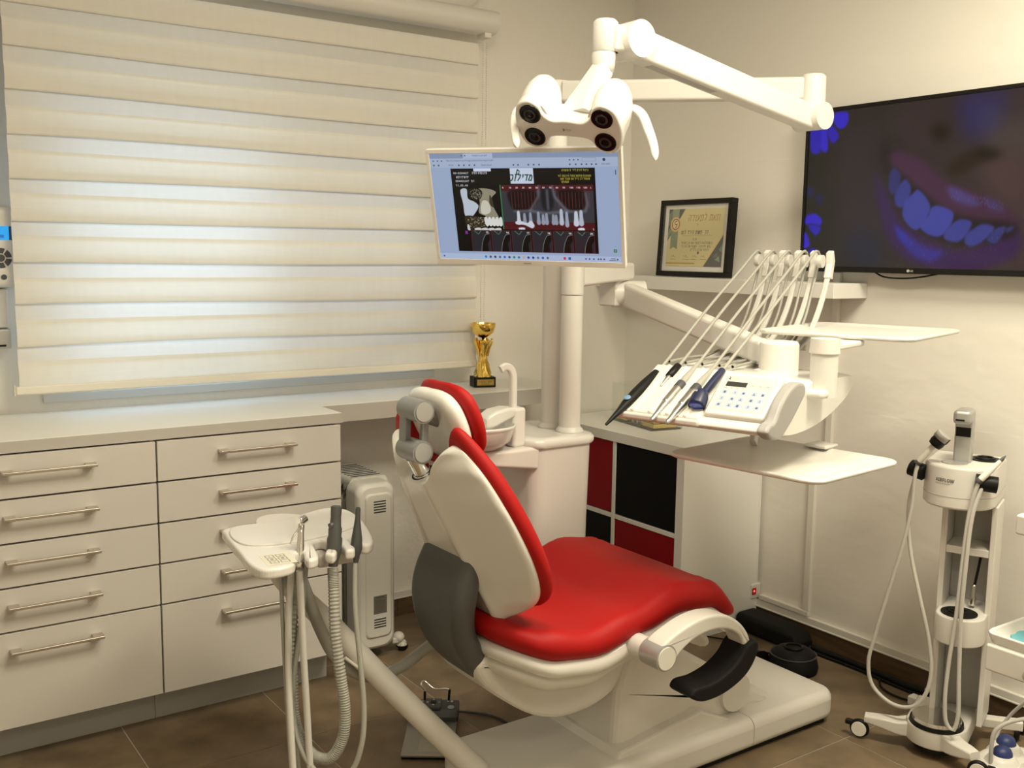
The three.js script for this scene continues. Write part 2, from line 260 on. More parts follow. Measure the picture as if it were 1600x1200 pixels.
// ---------- control boxes on the window wall ----------
{
  const z = -3.386, t = thing('xray_control', 'white wall control box with blue display at the left end of the blind', 'control panel', [0.36, 1.32, Z0 + 0.03]);
  W('housing', bx(0.20, 0.545, 1.325, 1.568, Z0 + 0.002, z, 0.022), M.shell2, t);
  const lcd = canvas(128, 64, (g) => { g.fillStyle = '#1fa3ea'; g.fillRect(0, 0, 128, 64); g.fillStyle = '#0b2a44'; g.fillRect(118, 0, 10, 64); g.fillStyle = '#1272b4'; g.fillRect(14, 18, 28, 24); g.fillRect(84, 40, 20, 14); });
  W('display', bx(0.40, 0.527, 1.468, 1.509, z - 0.001, z + 0.002, 0), screenMat(lcd, 1), t);
  const pad = []; for (let k = 0; k < 6; k++) { const a0 = k * 60 + 6, a1 = a0 + 48; const s = new THREE.Shape(); s.absarc(0, 0, 0.030, a0 * D2R, a1 * D2R, false); s.absarc(0, 0, 0.014, a1 * D2R, a0 * D2R, true); pad.push(at(new THREE.ExtrudeGeometry(s, { depth: 0.002, bevelEnabled: false, curveSegments: 5 }), 0.492, 1.414, z)); }
  pad.push(at(cyl(0.011, 0.011, 0.003).rotateX(Math.PI / 2), 0.492, 1.414, z + 0.001));
  W('button_ring', mg(pad), M.darkgrey, t);
  W('round_button', at(cyl(0.008, 0.008, 0.004).rotateX(Math.PI / 2), 0.498, 1.357, z + 0.001), M.darkgrey, t);
  const u = thing('wall_cabinet', 'tall pale wall box above the blue-display control', 'wall box', [0.34, 1.60, Z0 + 0.03]);
  W('body', bx(0.18, 0.50, 1.60, 2.45, Z0 + 0.002, -3.39, 0.01), M.lgrey, u); W('door', bx(0.19, 0.475, 1.615, 2.44, -3.389, -3.379, 0.004), M.shell2, u);
  const v = thing('wall_panel_box', 'grey metal wall box under the blue-display control', 'wall box', [0.34, 1.13, Z0 + 0.03]);
  W('body', bx(0.18, 0.512, 1.140, 1.198, Z0 + 0.002, -3.40, 0.004), M.alu, v); W('latch', bx(0.42, 0.497, 1.146, 1.152, -3.40, -3.396, 0.001), M.black, v);
  W('back_plate', bx(0.18, 0.512, 1.20, 1.32, Z0 + 0.001, -3.43, 0.004), M.shell2, v);
}

// ---------- worktop and drawer units ----------
{
  const t = thing('worktop', 'pale laminate worktop running under the window as a sill', 'worktop', [1.0, 0.896, -3.2]);
  const s = [[0.19, 2.971], [1.410, 2.971], [1.410, 3.133], [2.49, 3.133], [2.49, 3.4565], [0.19, 3.4565]].map(([x, z]) => [x, z]);
  const g = ext(s, 0.033, 0.0015, 0, 1); g.rotateX(-Math.PI / 2); W('board', at(g, 0, 0.9115, 0), M.top, t);
  W('edge_band', bx(0.19, 1.412, 0.8955, 0.9272, -2.9708, -2.969, 0), M.edging, t); W('edge_band', bx(1.4102, 1.412, 0.8955, 0.9272, -3.131, -2.971, 0), M.edging, t); W('sill_apron', bx(1.4125, 2.49, 0.868, 0.9268, -3.1328, -3.131, 0), M.edging, t);
  const ys = [0.893, 0.769, 0.645, 0.521, 0.396, 0.118], hy = [0.846, 0.720, 0.597, 0.471, 0.345];
  [[0.228, 0.814, 0.524, 'white five-drawer unit at the left end under the worktop'], [0.816, 1.403, 1.117, 'white five-drawer unit beside the oil heater']].forEach(([a, b, hc, lab]) => {
    const u = thing('drawer_unit', lab, 'drawer unit', [(a + b) / 2, 0, -3.2], 0, 'drawer units under the worktop');
    W('side_panel', bx(a, a + 0.012, 0.116, 0.894, -3.445, -3.010, 0.001), M.cab, u); W('side_panel', bx(b - 0.012, b, 0.116, 0.894, -3.445, -2.9845, 0.001), M.cab, u);
    W('bottom_panel', bx(a + 0.0125, b - 0.0125, 0.116, 0.128, -3.445, -3.010, 0.001), M.cab, u); W('back_panel', bx(a + 0.0125, b - 0.0125, 0.1285, 0.894, -3.445, -3.438, 0), M.cab, u);
    W('toe_kick', bx(a - 0.001, b > 1.3 ? b - 0.012 : b, 0, 0.114, -3.088, -3.070, 0.001), M.toe, u);
    for (let k = 0; k < 5; k++) {
      const d = W('drawer_front', bx(a + 0.0015, b - 0.0015, ys[k + 1] + 0.0028, ys[k] - 0.0028, -2.984, -2.966, 0.0012), M.cab, u), y = hy[k];
      W('drawer_box', bx(a + 0.022, b - 0.022, ys[k + 1] + 0.022, ys[k] - 0.030, -3.42, -2.9845, 0), M.cab, d);
      W('handle', mg([bx(hc - 0.121, hc + 0.121, y - 0.004, y + 0.004, -2.940, -2.928, 0.0015), bx(hc - 0.121, hc - 0.092, y - 0.004, y + 0.004, -2.966, -2.938, 0.0015), bx(hc + 0.092, hc + 0.121, y - 0.004, y + 0.004, -2.966, -2.938, 0.0015)]), M.nickel, d);
    }
  });
}

// ---------- oil heater ----------
{
  const t = thing('oil_heater', 'white oil-filled radiator standing between drawer unit and dental chair', 'heater', [1.60, 0, -3.24]);
  const face = (x0, x1, y0, y1, r, z) => { const o = rrect(x1 - x0, y1 - y0, r, 6); return o.map(([a, b]) => V((x0 + x1) / 2 + a, (y0 + y1) / 2 + b, z)); };
  W('end_cover', loft([face(1.515, 1.668, 0.045, 0.650, 0.035, -3.165), face(1.515, 1.668, 0.045, 0.650, 0.035, -3.105), face(1.520, 1.663, 0.050, 0.645, 0.04, -3.090), face(1.530, 1.653, 0.060, 0.635, 0.04, -3.083)]), M.heater, t);
  W('raised_panel', loft([face(1.545, 1.650, 0.09, 0.615, 0.02, -3.086), face(1.547, 1.648, 0.092, 0.613, 0.02, -3.080), face(1.552, 1.643, 0.097, 0.608, 0.02, -3.078)]), M.heater, t);
  W('back_cover', loft([face(1.535, 1.692, 0.05, 0.635, 0.03, -3.195), face(1.535, 1.692, 0.05, 0.635, 0.03, -3.150)]), M.heater, t);
  for (let k = 0; k < 6; k++) W('fin', loft([face(1.532, 1.690, 0.06, 0.600, 0.05, -3.206 - k * 0.038), face(1.527, 1.695, 0.055, 0.605, 0.05, -3.214 - k * 0.038), face(1.532, 1.690, 0.06, 0.600, 0.05, -3.222 - k * 0.038)]), M.fin, t);
  W('top_grille', loft([face(1.53, 1.68, 0.600, 0.655, 0.02, -3.43), face(1.53, 1.68, 0.600, 0.655, 0.02, -3.17)]), M.heater, t);
  const top = []; for (let k = 0; k < 8; k++) top.push(bx(1.548, 1.662, 0.6545, 0.6562, -3.20 - k * 0.026, -3.192 - k * 0.026, 0));
  W('top_slots', mg(top), M.slot, t);
  const tri = []; for (let k = 0; k < 4; k++) tri.push(at(ext([[0, 0], [0.02, 0], [0.02, 0.02]], 0.003, 0).rotateY(-Math.PI / 2), 1.5285, 0.61, -3.20 - k * 0.04));
  W('side_vents', mg(tri), M.slot, t);
  for (const [y, n] of [[0.545, 5], [0.128, 4]]) { const s = []; for (let k = 0; k < n; k++) s.push(bx(1.578, 1.625, y + k * 0.0095, y + 0.0042 + k * 0.0095, -3.0785, -3.0772, 0)); W('vent_slots', mg(s), M.slot, t); }
  const lab = canvas(128, 160, (g) => { g.fillStyle = '#6f6d66'; g.fillRect(0, 0, 128, 160); g.fillStyle = '#24221f'; g.font = 'bold 15px sans-serif'; g.fillText('WARNING', 26, 20); g.fillStyle = '#48463f'; for (let k = 0; k < 9; k++) g.fillRect(14, 34 + k * 13, 60 + (k * 37) % 40, 3); g.fillRect(14, 74, 100, 1); });
  P('warning_label', new THREE.PlaneGeometry(0.052, 0.066), new THREE.MeshStandardMaterial({ map: lab, roughness: 0.6 }), t, [1.602 - 1.6, 0.212, -3.0774 + 3.24]);
  const caster = (x, z) => { W('foot', mg([at(new THREE.SphereGeometry(0.022, 16, 10).scale(1, 0.9, 1), x, 0.052, z), bx(x - 0.03, x + 0.01, 0.035, 0.055, z - 0.015, z + 0.015, 0.005)]), M.heater, t); W('caster', mg([at(cyl(0.017, 0.017, 0.012).rotateX(Math.PI / 2), x + 0.014, 0.0175, z - 0.009), at(cyl(0.017, 0.017, 0.012).rotateX(Math.PI / 2), x + 0.014, 0.0175, z + 0.009)]), M.black, t); W('caster_guard', at(new THREE.SphereGeometry(0.021, 16, 10, 0, Math.PI * 2, 0, 1.5), x + 0.013, 0.0195, z), M.heater, t); };
  caster(1.706, -3.135); caster(1.706, -3.38); caster(1.495, -3.38); caster(1.495, -3.135);
}

// ---------- trophy ----------
{
  const t = thing('trophy', 'gold cup trophy on a black block standing on the window sill', 'trophy', [2.165, 0.9285, -3.290], -17);
  P('base', rb(0.088, 0.040, 0.066, 0.002), M.black, t, [0, 0.020, 0]);
  const pl = canvas(256, 96, (g) => { g.fillStyle = '#b79a55'; g.fillRect(0, 0, 256, 96); g.strokeStyle = '#6d5724'; g.lineWidth = 4; g.strokeRect(6, 6, 244, 84); g.fillStyle = '#4a3a14'; heb(g, 'pqs  nmtahl', 220, 26, 22, '#4a3a14', 3); for (let k = 0; k < 2; k++) g.fillRect(60, 64 + k * 12, 130, 3); });
  P('name_plate', new THREE.BoxGeometry(0.070, 0.024, 0.001), new THREE.MeshPhysicalMaterial({ map: pl, metalness: 0.5, roughness: 0.4 }), t, [0.002, 0.020, 0.0336]);
  const st = [[0.032, 0.040], [0.031, 0.055], [0.024, 0.085], [0.0165, 0.105], [0.015, 0.125], [0.019, 0.145], [0.027, 0.172], [0.028, 0.182]];
  const g = lathe(st, 60); const p = g.attributes.position; for (let i = 0; i < p.count; i++) { const x = p.getX(i), z = p.getZ(i), y = p.getY(i), a = Math.atan2(z, x), k = 1 + 0.10 * Math.cos(a * 5 + y * 55) + 0.05 * Math.cos(a * 9 - y * 80); p.setX(i, x * k); p.setZ(i, z * k); } g.computeVertexNormals();
  P('twisted_stem', g, M.gold, t);
  for (let k = 0; k < 5; k++) { const a = k * 72 * D2R + 0.4, c = Math.cos(a), s = Math.sin(a); P('leaf', sweep([[c * 0.018, 0.12, s * 0.018], [c * 0.025, 0.15, s * 0.025], [c * 0.036, 0.178, s * 0.036], [c * 0.034, 0.190, s * 0.034]], (u) => ring2(1, 8).map(([q, r]) => [q * 0.011 * Math.sin(0.3 + 2.5 * u), r * 0.004]), 10, V(c, 0.2, s)), M.gold, t); }
  P('cup', lathe([[0.004, 0.180], [0.006, 0.192], [0.02, 0.196], [0.040, 0.212], [0.048, 0.236], [0.049, 0.249], [0.047, 0.249], [0.044, 0.235], [0.034, 0.214], [0, 0.202]]), M.gold, t);
}

// ---------- wall shelf, certificate, TV ----------
{
  const t = thing('wall_shelf', 'thick white wall shelf carrying the framed certificate', 'shelf', [2.95, 1.31, -2.82]);
  W('board', bx(2.865, 3.049, 1.310, 1.362, -3.455, -2.195, 0.002), M.top, t);
  const cert = canvas(640, 480, (g) => {
    g.fillStyle = '#d9cd96'; g.fillRect(0, 0, 640, 480);
    poly(g, [[0, 0], [190, 0], [0, 270]], '#3b4435'); poly(g, [[0, 40], [60, 0], [90, 0], [0, 150]], '#6d7a63'); poly(g, [[0, 200], [40, 120], [46, 180], [0, 260]], '#7f8f6c');
    poly(g, [[640, 220], [640, 480], [440, 480]], '#343a2e'); poly(g, [[640, 290], [600, 340], [640, 360]], '#6a7a6a'); poly(g, [[560, 420], [610, 390], [620, 440]], '#7f9080'); poly(g, [[540, 400], [580, 360], [600, 400]], '#56624f');
    poly(g, [[640, 196], [640, 214], [440, 480], [424, 480]], '#d9c37a');
    g.fillStyle = '#8b9878'; g.fillRect(44, 0, 78, 240); poly(g, [[38, 190], [122, 190], [122, 338], [80, 318], [38, 338]], '#7d8b6c');
    g.beginPath(); g.arc(86, 128, 62, 0, 7); g.fillStyle = '#d8b878'; g.fill(); g.beginPath(); g.arc(88, 128, 46, 0, 7); g.fillStyle = '#8a4a24'; g.fill(); g.beginPath(); g.arc(88, 128, 38, 0, 7); g.fillStyle = '#e2cd9a'; g.fill();
    g.strokeStyle = '#7a4420'; g.lineWidth = 7; g.beginPath(); g.arc(92, 116, 15, 0.5, 5.5); g.stroke(); g.beginPath(); g.moveTo(84, 156); g.quadraticCurveTo(110, 146, 96, 124); g.stroke();
    heb(g, 'vzat ltevdh', 590, 56, 46, '#a5763c', 6, 0.25);
    heb(g, 'l', 350, 128, 16, '#5a5032', 3); heb(g, 'dr  psvt hyrd lzm', 470, 184, 26, '#3c3626', 4.5, 0.2);
    g.fillStyle = '#8a7d4e'; g.fillRect(170, 222, 340, 2); heb(g, 'ek h', 350, 246, 16, '#5a5032', 3);
    ['bhshtlmvt rpvat hsnym bysral', 'bmsgrt hknS hsnty sl hagvd', 'lrpvay snym kllyym'].forEach((s, i) => heb(g, s, 530 - i * 16, 276 + i * 28, 17, '#6d6240', 2.6));
    for (const [x, w] of [[50, 66], [196, 80], [300, 60], [398, 80]]) { g.fillStyle = '#5f5636'; g.fillRect(x, 420, w, 3); g.strokeStyle = '#4c4630'; g.lineWidth = 2; g.beginPath(); g.moveTo(x + 10, 406); g.bezierCurveTo(x + 20, 360, x + 30, 430, x + 40, 384); g.bezierCurveTo(x + 46, 410, x + 52, 396, x + 62, 404); g.stroke(); }
    g.beginPath(); g.arc(372, 366, 12, 0, 7); g.fillStyle = '#5a5236'; g.fill(); g.fillStyle = '#bd963f'; g.fillRect(0, 448, 340, 13);
  });
  const c = thing('framed_certificate', 'black framed certificate leaning on the white wall shelf', 'picture frame', [2.952, 1.3625, -2.951]);
  const h = 0.310, w = 0.398, q = new THREE.Group();
  const rot = (g) => { g.rotateZ(-3.5 * D2R); return at(g, 0, 0.0021, 0); };
  P('frame', rot(mg([bx(-0.017, 0.017, 0, 0.020, -w / 2, w / 2, 0.002), bx(-0.017, 0.017, h - 0.020, h, -w / 2, w / 2, 0.002), bx(-0.017, 0.017, 0.020, h - 0.020, -w / 2, -w / 2 + 0.020, 0.002), bx(-0.017, 0.017, 0.020, h - 0.020, w / 2 - 0.020, w / 2, 0.002)])), M.frameBlack, c);
  P('mount', rot(bx(-0.004, 0.010, 0.021, h - 0.021, -w / 2 + 0.021, w / 2 - 0.021, 0)), M.paper, c);
  const pg = new THREE.PlaneGeometry(w - 0.086, h - 0.078); pg.rotateY(-Math.PI / 2); P('certificate', rot(at(pg, -0.0055, h / 2 + 0.002, 0)), new THREE.MeshStandardMaterial({ map: cert, roughness: 0.7 }), c);
  P('glazing', rot(bx(-0.0135, -0.0120, 0.0205, h - 0.0205, -w / 2 + 0.0205, w / 2 - 0.0205, 0)), std(1, 1, 1, 0.05, 0, { transparent: true, opacity: 0.06 }), c);

  const tv = thing('television', 'large black wall television showing a smiling mouth', 'television', [3.02, 1.40, -1.95]);
  W('body', bx(2.985, 3.030, 1.402, 1.967, -2.437, -1.463, 0.004), M.black, tv);
  W('bezel', mg([bx(2.978, 2.990, 1.400, 1.419, -2.438, -1.462, 0.002), bx(2.978, 2.990, 1.955, 1.968, -2.438, -1.462, 0.002), bx(2.978, 2.990, 1.419, 1.955, -2.438, -2.427, 0.002), bx(2.978, 2.990, 1.419, 1.955, -1.473, -1.462, 0.002)]), M.frameBlack, tv);
  W('wall_bracket', bx(3.030, 3.049, 1.55, 1.82, -2.1, -1.8, 0.002), M.black, tv);
  const pic = canvas(1280, 716, (g, w2, h2) => {
    const T = ([zx, zy]) => { const s = (zx - 80) / 1120, top = lerp(262, 128, s), bot = lerp(1055, 1090, s); return [s * 0.832 * w2, (zy - top) / (bot - top) * h2]; };
    const A = (l) => l.map(T);
    let gr = g.createLinearGradient(0, 0, w2, 0); gr.addColorStop(0, '#1b1a14'); gr.addColorStop(0.22, '#26201d'); gr.addColorStop(0.5, '#2f2524'); gr.addColorStop(0.85, '#3f2f30'); gr.addColorStop(1, '#3a2b2c'); g.fillStyle = gr; g.fillRect(0, 0, w2, h2);
    g.filter = 'blur(38px)';
    blob(g, A([[300, 380], [480, 350], [500, 700], [470, 1000], [330, 900]]), '#2e2328'); blob(g, A([[880, 180], [1100, 150], [1060, 360], [930, 380]]), '#2f2a55'); blob(g, A([[1000, 520], [1200, 500], [1200, 760], [1050, 650]]), '#4e3838');
    blob(g, A([[500, 420], [600, 440], [640, 540], [520, 560]]), '#171511'); blob(g, A([[560, 250], [820, 230], [860, 380], [640, 420]]), '#38292b'); blob(g, A([[340, 900], [480, 880], [560, 1040], [380, 1060]]), '#1d1d30');
    g.filter = 'blur(14px)';
    blob(g, A([[760, 330], [840, 320], [850, 390], [780, 400]]), '#20170f'); blob(g, A([[930, 470], [1040, 445], [1110, 475], [1000, 520], [880, 590], [850, 540]]), '#26170f'); blob(g, A([[985, 455], [1045, 448], [1085, 475], [1010, 485]]), '#100a08');
    blob(g, A([[560, 450], [700, 480], [860, 620], [1040, 700], [1200, 820], [1200, 860], [1000, 830], [820, 740], [650, 590], [560, 520]]), '#45233f');
    blob(g, A([[480, 560], [560, 690], [640, 830], [800, 930], [960, 980], [1200, 880], [1200, 1000], [1000, 1090], [800, 1075], [640, 1000], [540, 850]]), '#36194c');
    blob(g, A([[560, 560], [700, 650], [900, 790], [1190, 850], [1190, 890], [960, 950], [760, 880], [610, 720]]), '#170d14');
    g.filter = 'blur(9px)'; blob(g, A([[640, 870], [760, 960], [860, 990], [800, 1040], [680, 980]]), '#352a86'); blob(g, A([[600, 840], [650, 880], [690, 950], [640, 930]]), '#30309a'); blob(g, A([[860, 640], [960, 680], [1020, 740], [950, 740], [880, 700]]), '#4c3c74'); blob(g, A([[1040, 700], [1100, 730], [1130, 780], [1060, 760]]), '#46335f');
    g.filter = 'blur(4px)';
    const teeth = [[[560, 560], [585, 540], [615, 570], [620, 610], [590, 680], [565, 670]], [[620, 620], [645, 600], [675, 640], [670, 700], [640, 750], [605, 740], [592, 690]], [[690, 672], [710, 655], [780, 740], [770, 800], [720, 870], [680, 850], [640, 790], [650, 720]], [[785, 752], [810, 740], [895, 780], [890, 840], [840, 905], [770, 890], [732, 845], [772, 795]], [[890, 842], [930, 815], [985, 830], [975, 880], [935, 932], [880, 930], [855, 905]], [[1000, 862], [1040, 840], [1090, 860], [1070, 905], [1000, 960], [965, 950], [958, 905]], [[1100, 865], [1140, 855], [1130, 900], [1100, 945], [1060, 930], [1075, 895]], [[1142, 866], [1178, 854], [1172, 876], [1142, 890]]];
    teeth.forEach((q, i) => blob(g, A(q), ['#2c2e66', '#363a86', '#3e4398', '#3f449c', '#3b3f8e', '#393d8a', '#323674', '#2c3064'][i]));
    const pet = [[[215, 262], [305, 250], [312, 290], [290, 330], [250, 330]], [[180, 285], [235, 330], [262, 375], [230, 412], [205, 390]], [[140, 285], [180, 320], [195, 455], [150, 440]], [[100, 290], [140, 300], [150, 460], [110, 465], [92, 440]], [[82, 800], [130, 778], [185, 810], [180, 840], [120, 832], [82, 835]], [[100, 838], [180, 850], [180, 868], [150, 895]], [[70, 880], [90, 880], [118, 950], [70, 960]], [[120, 965], [160, 968], [140, 990], [110, 985]]];
    pet.forEach((q, i) => blob(g, A(q), i % 2 ? '#2617ae' : '#3020c4'));
    g.filter = 'blur(10px)'; blob(g, A([[85, 640], [125, 650], [120, 690], [85, 680]]), '#1c1c50'); blob(g, A([[145, 680], [185, 690], [170, 730], [145, 720]]), '#1c1a52');
    g.filter = 'none';
    for (let i = 0; i < 260; i++) { const s = rnd(), z = rnd(); const p = z < 0.5 ? T([lerp(620, 1180, s), lerp(890, 1040, rnd()) - 90 * s * s + 20]) : T([lerp(860, 1120, s), lerp(640, 720, s) + 50 * rnd()]); g.fillStyle = `rgba(120,110,220,${0.05 + 0.12 * rnd()})`; g.fillRect(p[0], p[1], 2 + 3 * rnd(), 5 + 9 * rnd()); }
  });
  const sg = new THREE.PlaneGeometry(0.954, 0.536); sg.rotateY(-Math.PI / 2); W('screen', at(sg, 2.9835, 1.687, -1.950), screenMat(pic, 0.8), tv);
  const lg = canvas(128, 64, (g) => { g.fillStyle = '#0b0b0b'; g.fillRect(0, 0, 128, 64); g.fillStyle = '#c9c6bd'; g.beginPath(); g.arc(34, 32, 22, 0, 7); g.fill(); g.fillStyle = '#0b0b0b'; g.fillRect(32, 20, 4, 22); g.fillRect(32, 38, 12, 4); g.fillStyle = '#c9c6bd'; g.font = 'bold 40px sans-serif'; g.fillText('LG', 62, 46); });
  const lgg = new THREE.PlaneGeometry(0.030, 0.013); lgg.rotateY(-Math.PI / 2); W('maker_mark', at(lgg, 2.9775, 1.4095, -1.985), new THREE.MeshStandardMaterial({ map: lg, roughness: 0.4 }), tv);
  W('power_cable', tube([[3.01, 1.402, -2.14], [3.0, 1.388, -2.10], [2.998, 1.384, -2.03], [3.0, 1.390, -1.96], [3.005, 1.402, -1.90]], 0.003, 30, 6), M.black, tv);
}

// ---------- cube cabinet in the corner ----------
{
  const t = thing('cube_cabinet', 'white cube cabinet with red and black doors in the corner', 'cabinet', [2.82, 0, -3.03]);
  const x0 = 2.608, x1 = 3.028, za = -3.435, zb = -2.612;
  W('top_board', bx(x0 - 0.004, x1, 0.712, 0.752, za, zb, 0.0015), M.top, t);
  W('side_panel', bx(x0, x1, 0.035, 0.7115, zb - 0.040, zb, 0.0015), M.top, t); W('side_panel', bx(x0, x1, 0.035, 0.7115, za, za + 0.04, 0.0015), M.top, t);
  W('base_board', bx(x0, x1, 0, 0.0345, za, zb, 0.0015), M.top, t); W('divider', bx(x0, x1, 0.036, 0.711, -3.014, -2.996, 0.001), M.top, t);
  W('shelf_board', bx(x0 + 0.001, x1, 0.400, 0.418, za + 0.041, -3.015, 0.001), M.top, t); W('shelf_board', bx(x0 + 0.001, x1, 0.400, 0.418, -2.995, zb - 0.041, 0.001), M.top, t);
  W('back_panel', bx(x1, x1 + 0.006, 0, 0.752, za, zb, 0), M.top, t);
  W('cabinet_door', bx(x0 + 0.003, x0 + 0.020, 0.421, 0.7095, -2.9935, zb - 0.043, 0.001), M.blackDoor, t); W('cabinet_door', bx(x0 + 0.003, x0 + 0.020, 0.421, 0.7095, za + 0.043, -3.0165, 0.001), M.redDoor, t);
  W('cabinet_door', bx(x0 + 0.003, x0 + 0.020, 0.038, 0.397, -2.9935, zb - 0.043, 0.001), M.redDoor, t); W('cabinet_door', bx(x0 + 0.003, x0 + 0.020, 0.038, 0.397, za + 0.043, -3.0165, 0.001), M.blackDoor, t);
  const a = thing('acrylic_stand', 'clear acrylic box with gold blocks on the cube cabinet top', 'display box', [2.835, 0.7525, -3.07], -10);
  for (const [p, g] of [['acrylic_wall', bx(-0.075, -0.072, 0, 0.16, -0.155, 0.155, 0)], ['acrylic_wall', bx(0.072, 0.075, 0, 0.16, -0.155, 0.155, 0)], ['acrylic_wall', bx(-0.0715, 0.0715, 0, 0.16, -0.155, -0.152, 0)], ['acrylic_wall', bx(-0.0715, 0.0715, 0, 0.16, 0.152, 0.155, 0)], ['acrylic_lid', bx(-0.075, 0.075, 0.1605, 0.1635, -0.155, 0.155, 0)]]) P(p, g, M.acrylic, a);
  P('base_tray', bx(-0.07, 0.07, 0.0005, 0.006, -0.15, 0.15, 0.001), M.grey, a);
  for (const z of [-0.105, 0.105]) for (let k = 0; k < 2; k++) P('gold_block', bx(-0.06, 0.05, 0.0075 + k * 0.021, 0.0265 + k * 0.021, z - 0.042, z + 0.042, 0.002), M.goldPlate, a);
  for (const z of [-0.035, 0.0, 0.035]) P('metal_peg', bar([-0.04, 0.0065, z], [-0.04, 0.05, z], 0.008), M.steel, a);
}
// ---------- socket, floor things by the right wall ----------
{
  const t = thing('power_socket', 'white wall socket with glowing red switch beside the cube cabinet', 'socket', [3.03, 0.124, -2.630]);
  W('body', bx(2.995, 3.0495, 0.104, 0.165, -2.658, -2.606, 0.006), M.shell2, t);
  W('red_switch', bx(2.998, 3.02, 0.122, 0.150, -2.6065, -2.6025, 0.003), std(0.5, 0.005, 0.005, 0.3), t);
  W('indicator', at(new THREE.SphereGeometry(0.0035, 10, 8), 3.006, 0.138, -2.602), new THREE.MeshStandardMaterial({ color: 0x330000, emissive: new THREE.Color(1, 0.12, 0.1), emissiveIntensity: 2.5 }), t);
  const b = thing('black_pad', 'long black rubber strip lying on the floor against the right wall', 'floor strip', [2.97, 0, -2.68]);
  W('body', loft([-2.605, -2.60, -2.5, -2.40, -2.335, -2.315].map((z, i) => { const s = [0.9, 1, 1, 1, 0.8, 0.3][i]; return rrect(0.11 * (0.7 + 0.3 * s), 0.07 * s, 0.02 * s, 4).map(([a, h]) => V(2.965 + a, 0.036 + h - 0.035 * (1 - s) * 0.6, z)); })), M.rubber, b);
  const f = thing('black_foot_pedal', 'round black foot pedal on the floor behind the chair base', 'foot pedal', [2.78, 0, -2.235]);
  W('body', at(lathe([[0, 0.002], [0.085, 0.002], [0.088, 0.02], [0.078, 0.06], [0.055, 0.078], [0.03, 0.082], [0, 0.080]]), 2.79, 0, -2.225), M.rubber, f);
  W('ring', at(new THREE.TorusGeometry(0.030, 0.005, 8, 30).rotateX(Math.PI / 2), 2.79, 0.084, -2.225), M.black, f); W('trim_ring', at(new THREE.TorusGeometry(0.079, 0.0025, 8, 40).rotateX(Math.PI / 2), 2.79, 0.060, -2.225), M.darkgrey, f);
  W('wing', loft([[2.70, -2.30, 0.05], [2.66, -2.36, 0.04], [2.64, -2.42, 0.02]].map(([x, z, s]) => ring2(1, 12).map(([a, h]) => V(x + a * s, 0.002 + 0.6 * s + h * s * 0.6, z)))), M.rubber, f);
  const cordM = M.black;
  const c1 = thing('floor_cable', 'thin black cable crossing the floor from the black foot pedal', 'cable', [2.85, 0, -2.4]);
  W('cord', tube([[2.74, 0.006, -2.62], [2.80, 0.004, -2.52], [2.79, 0.004, -2.44], [2.82, 0.004, -2.38], [2.85, 0.005, -2.32]], 0.003, 40, 6), cordM, c1);
  const c2 = thing('wall_cable_bundle', 'thick black cable bundle along the floor under the right wall', 'cable', [3.0, 0, -1.9]);
  W('cord', tube([[2.99, 0.014, -2.30], [2.995, 0.012, -2.1], [2.99, 0.012, -1.9], [3.0, 0.013, -1.7], [2.995, 0.013, -1.5]], 0.011, 50, 8), M.rubber, c2);
  W('cord', tube([[2.965, 0.006, -2.29], [2.975, 0.006, -2.1], [2.965, 0.006, -1.9], [2.972, 0.006, -1.75], [2.96, 0.006, -1.6]], 0.005, 50, 8), M.rubber, c2);
}

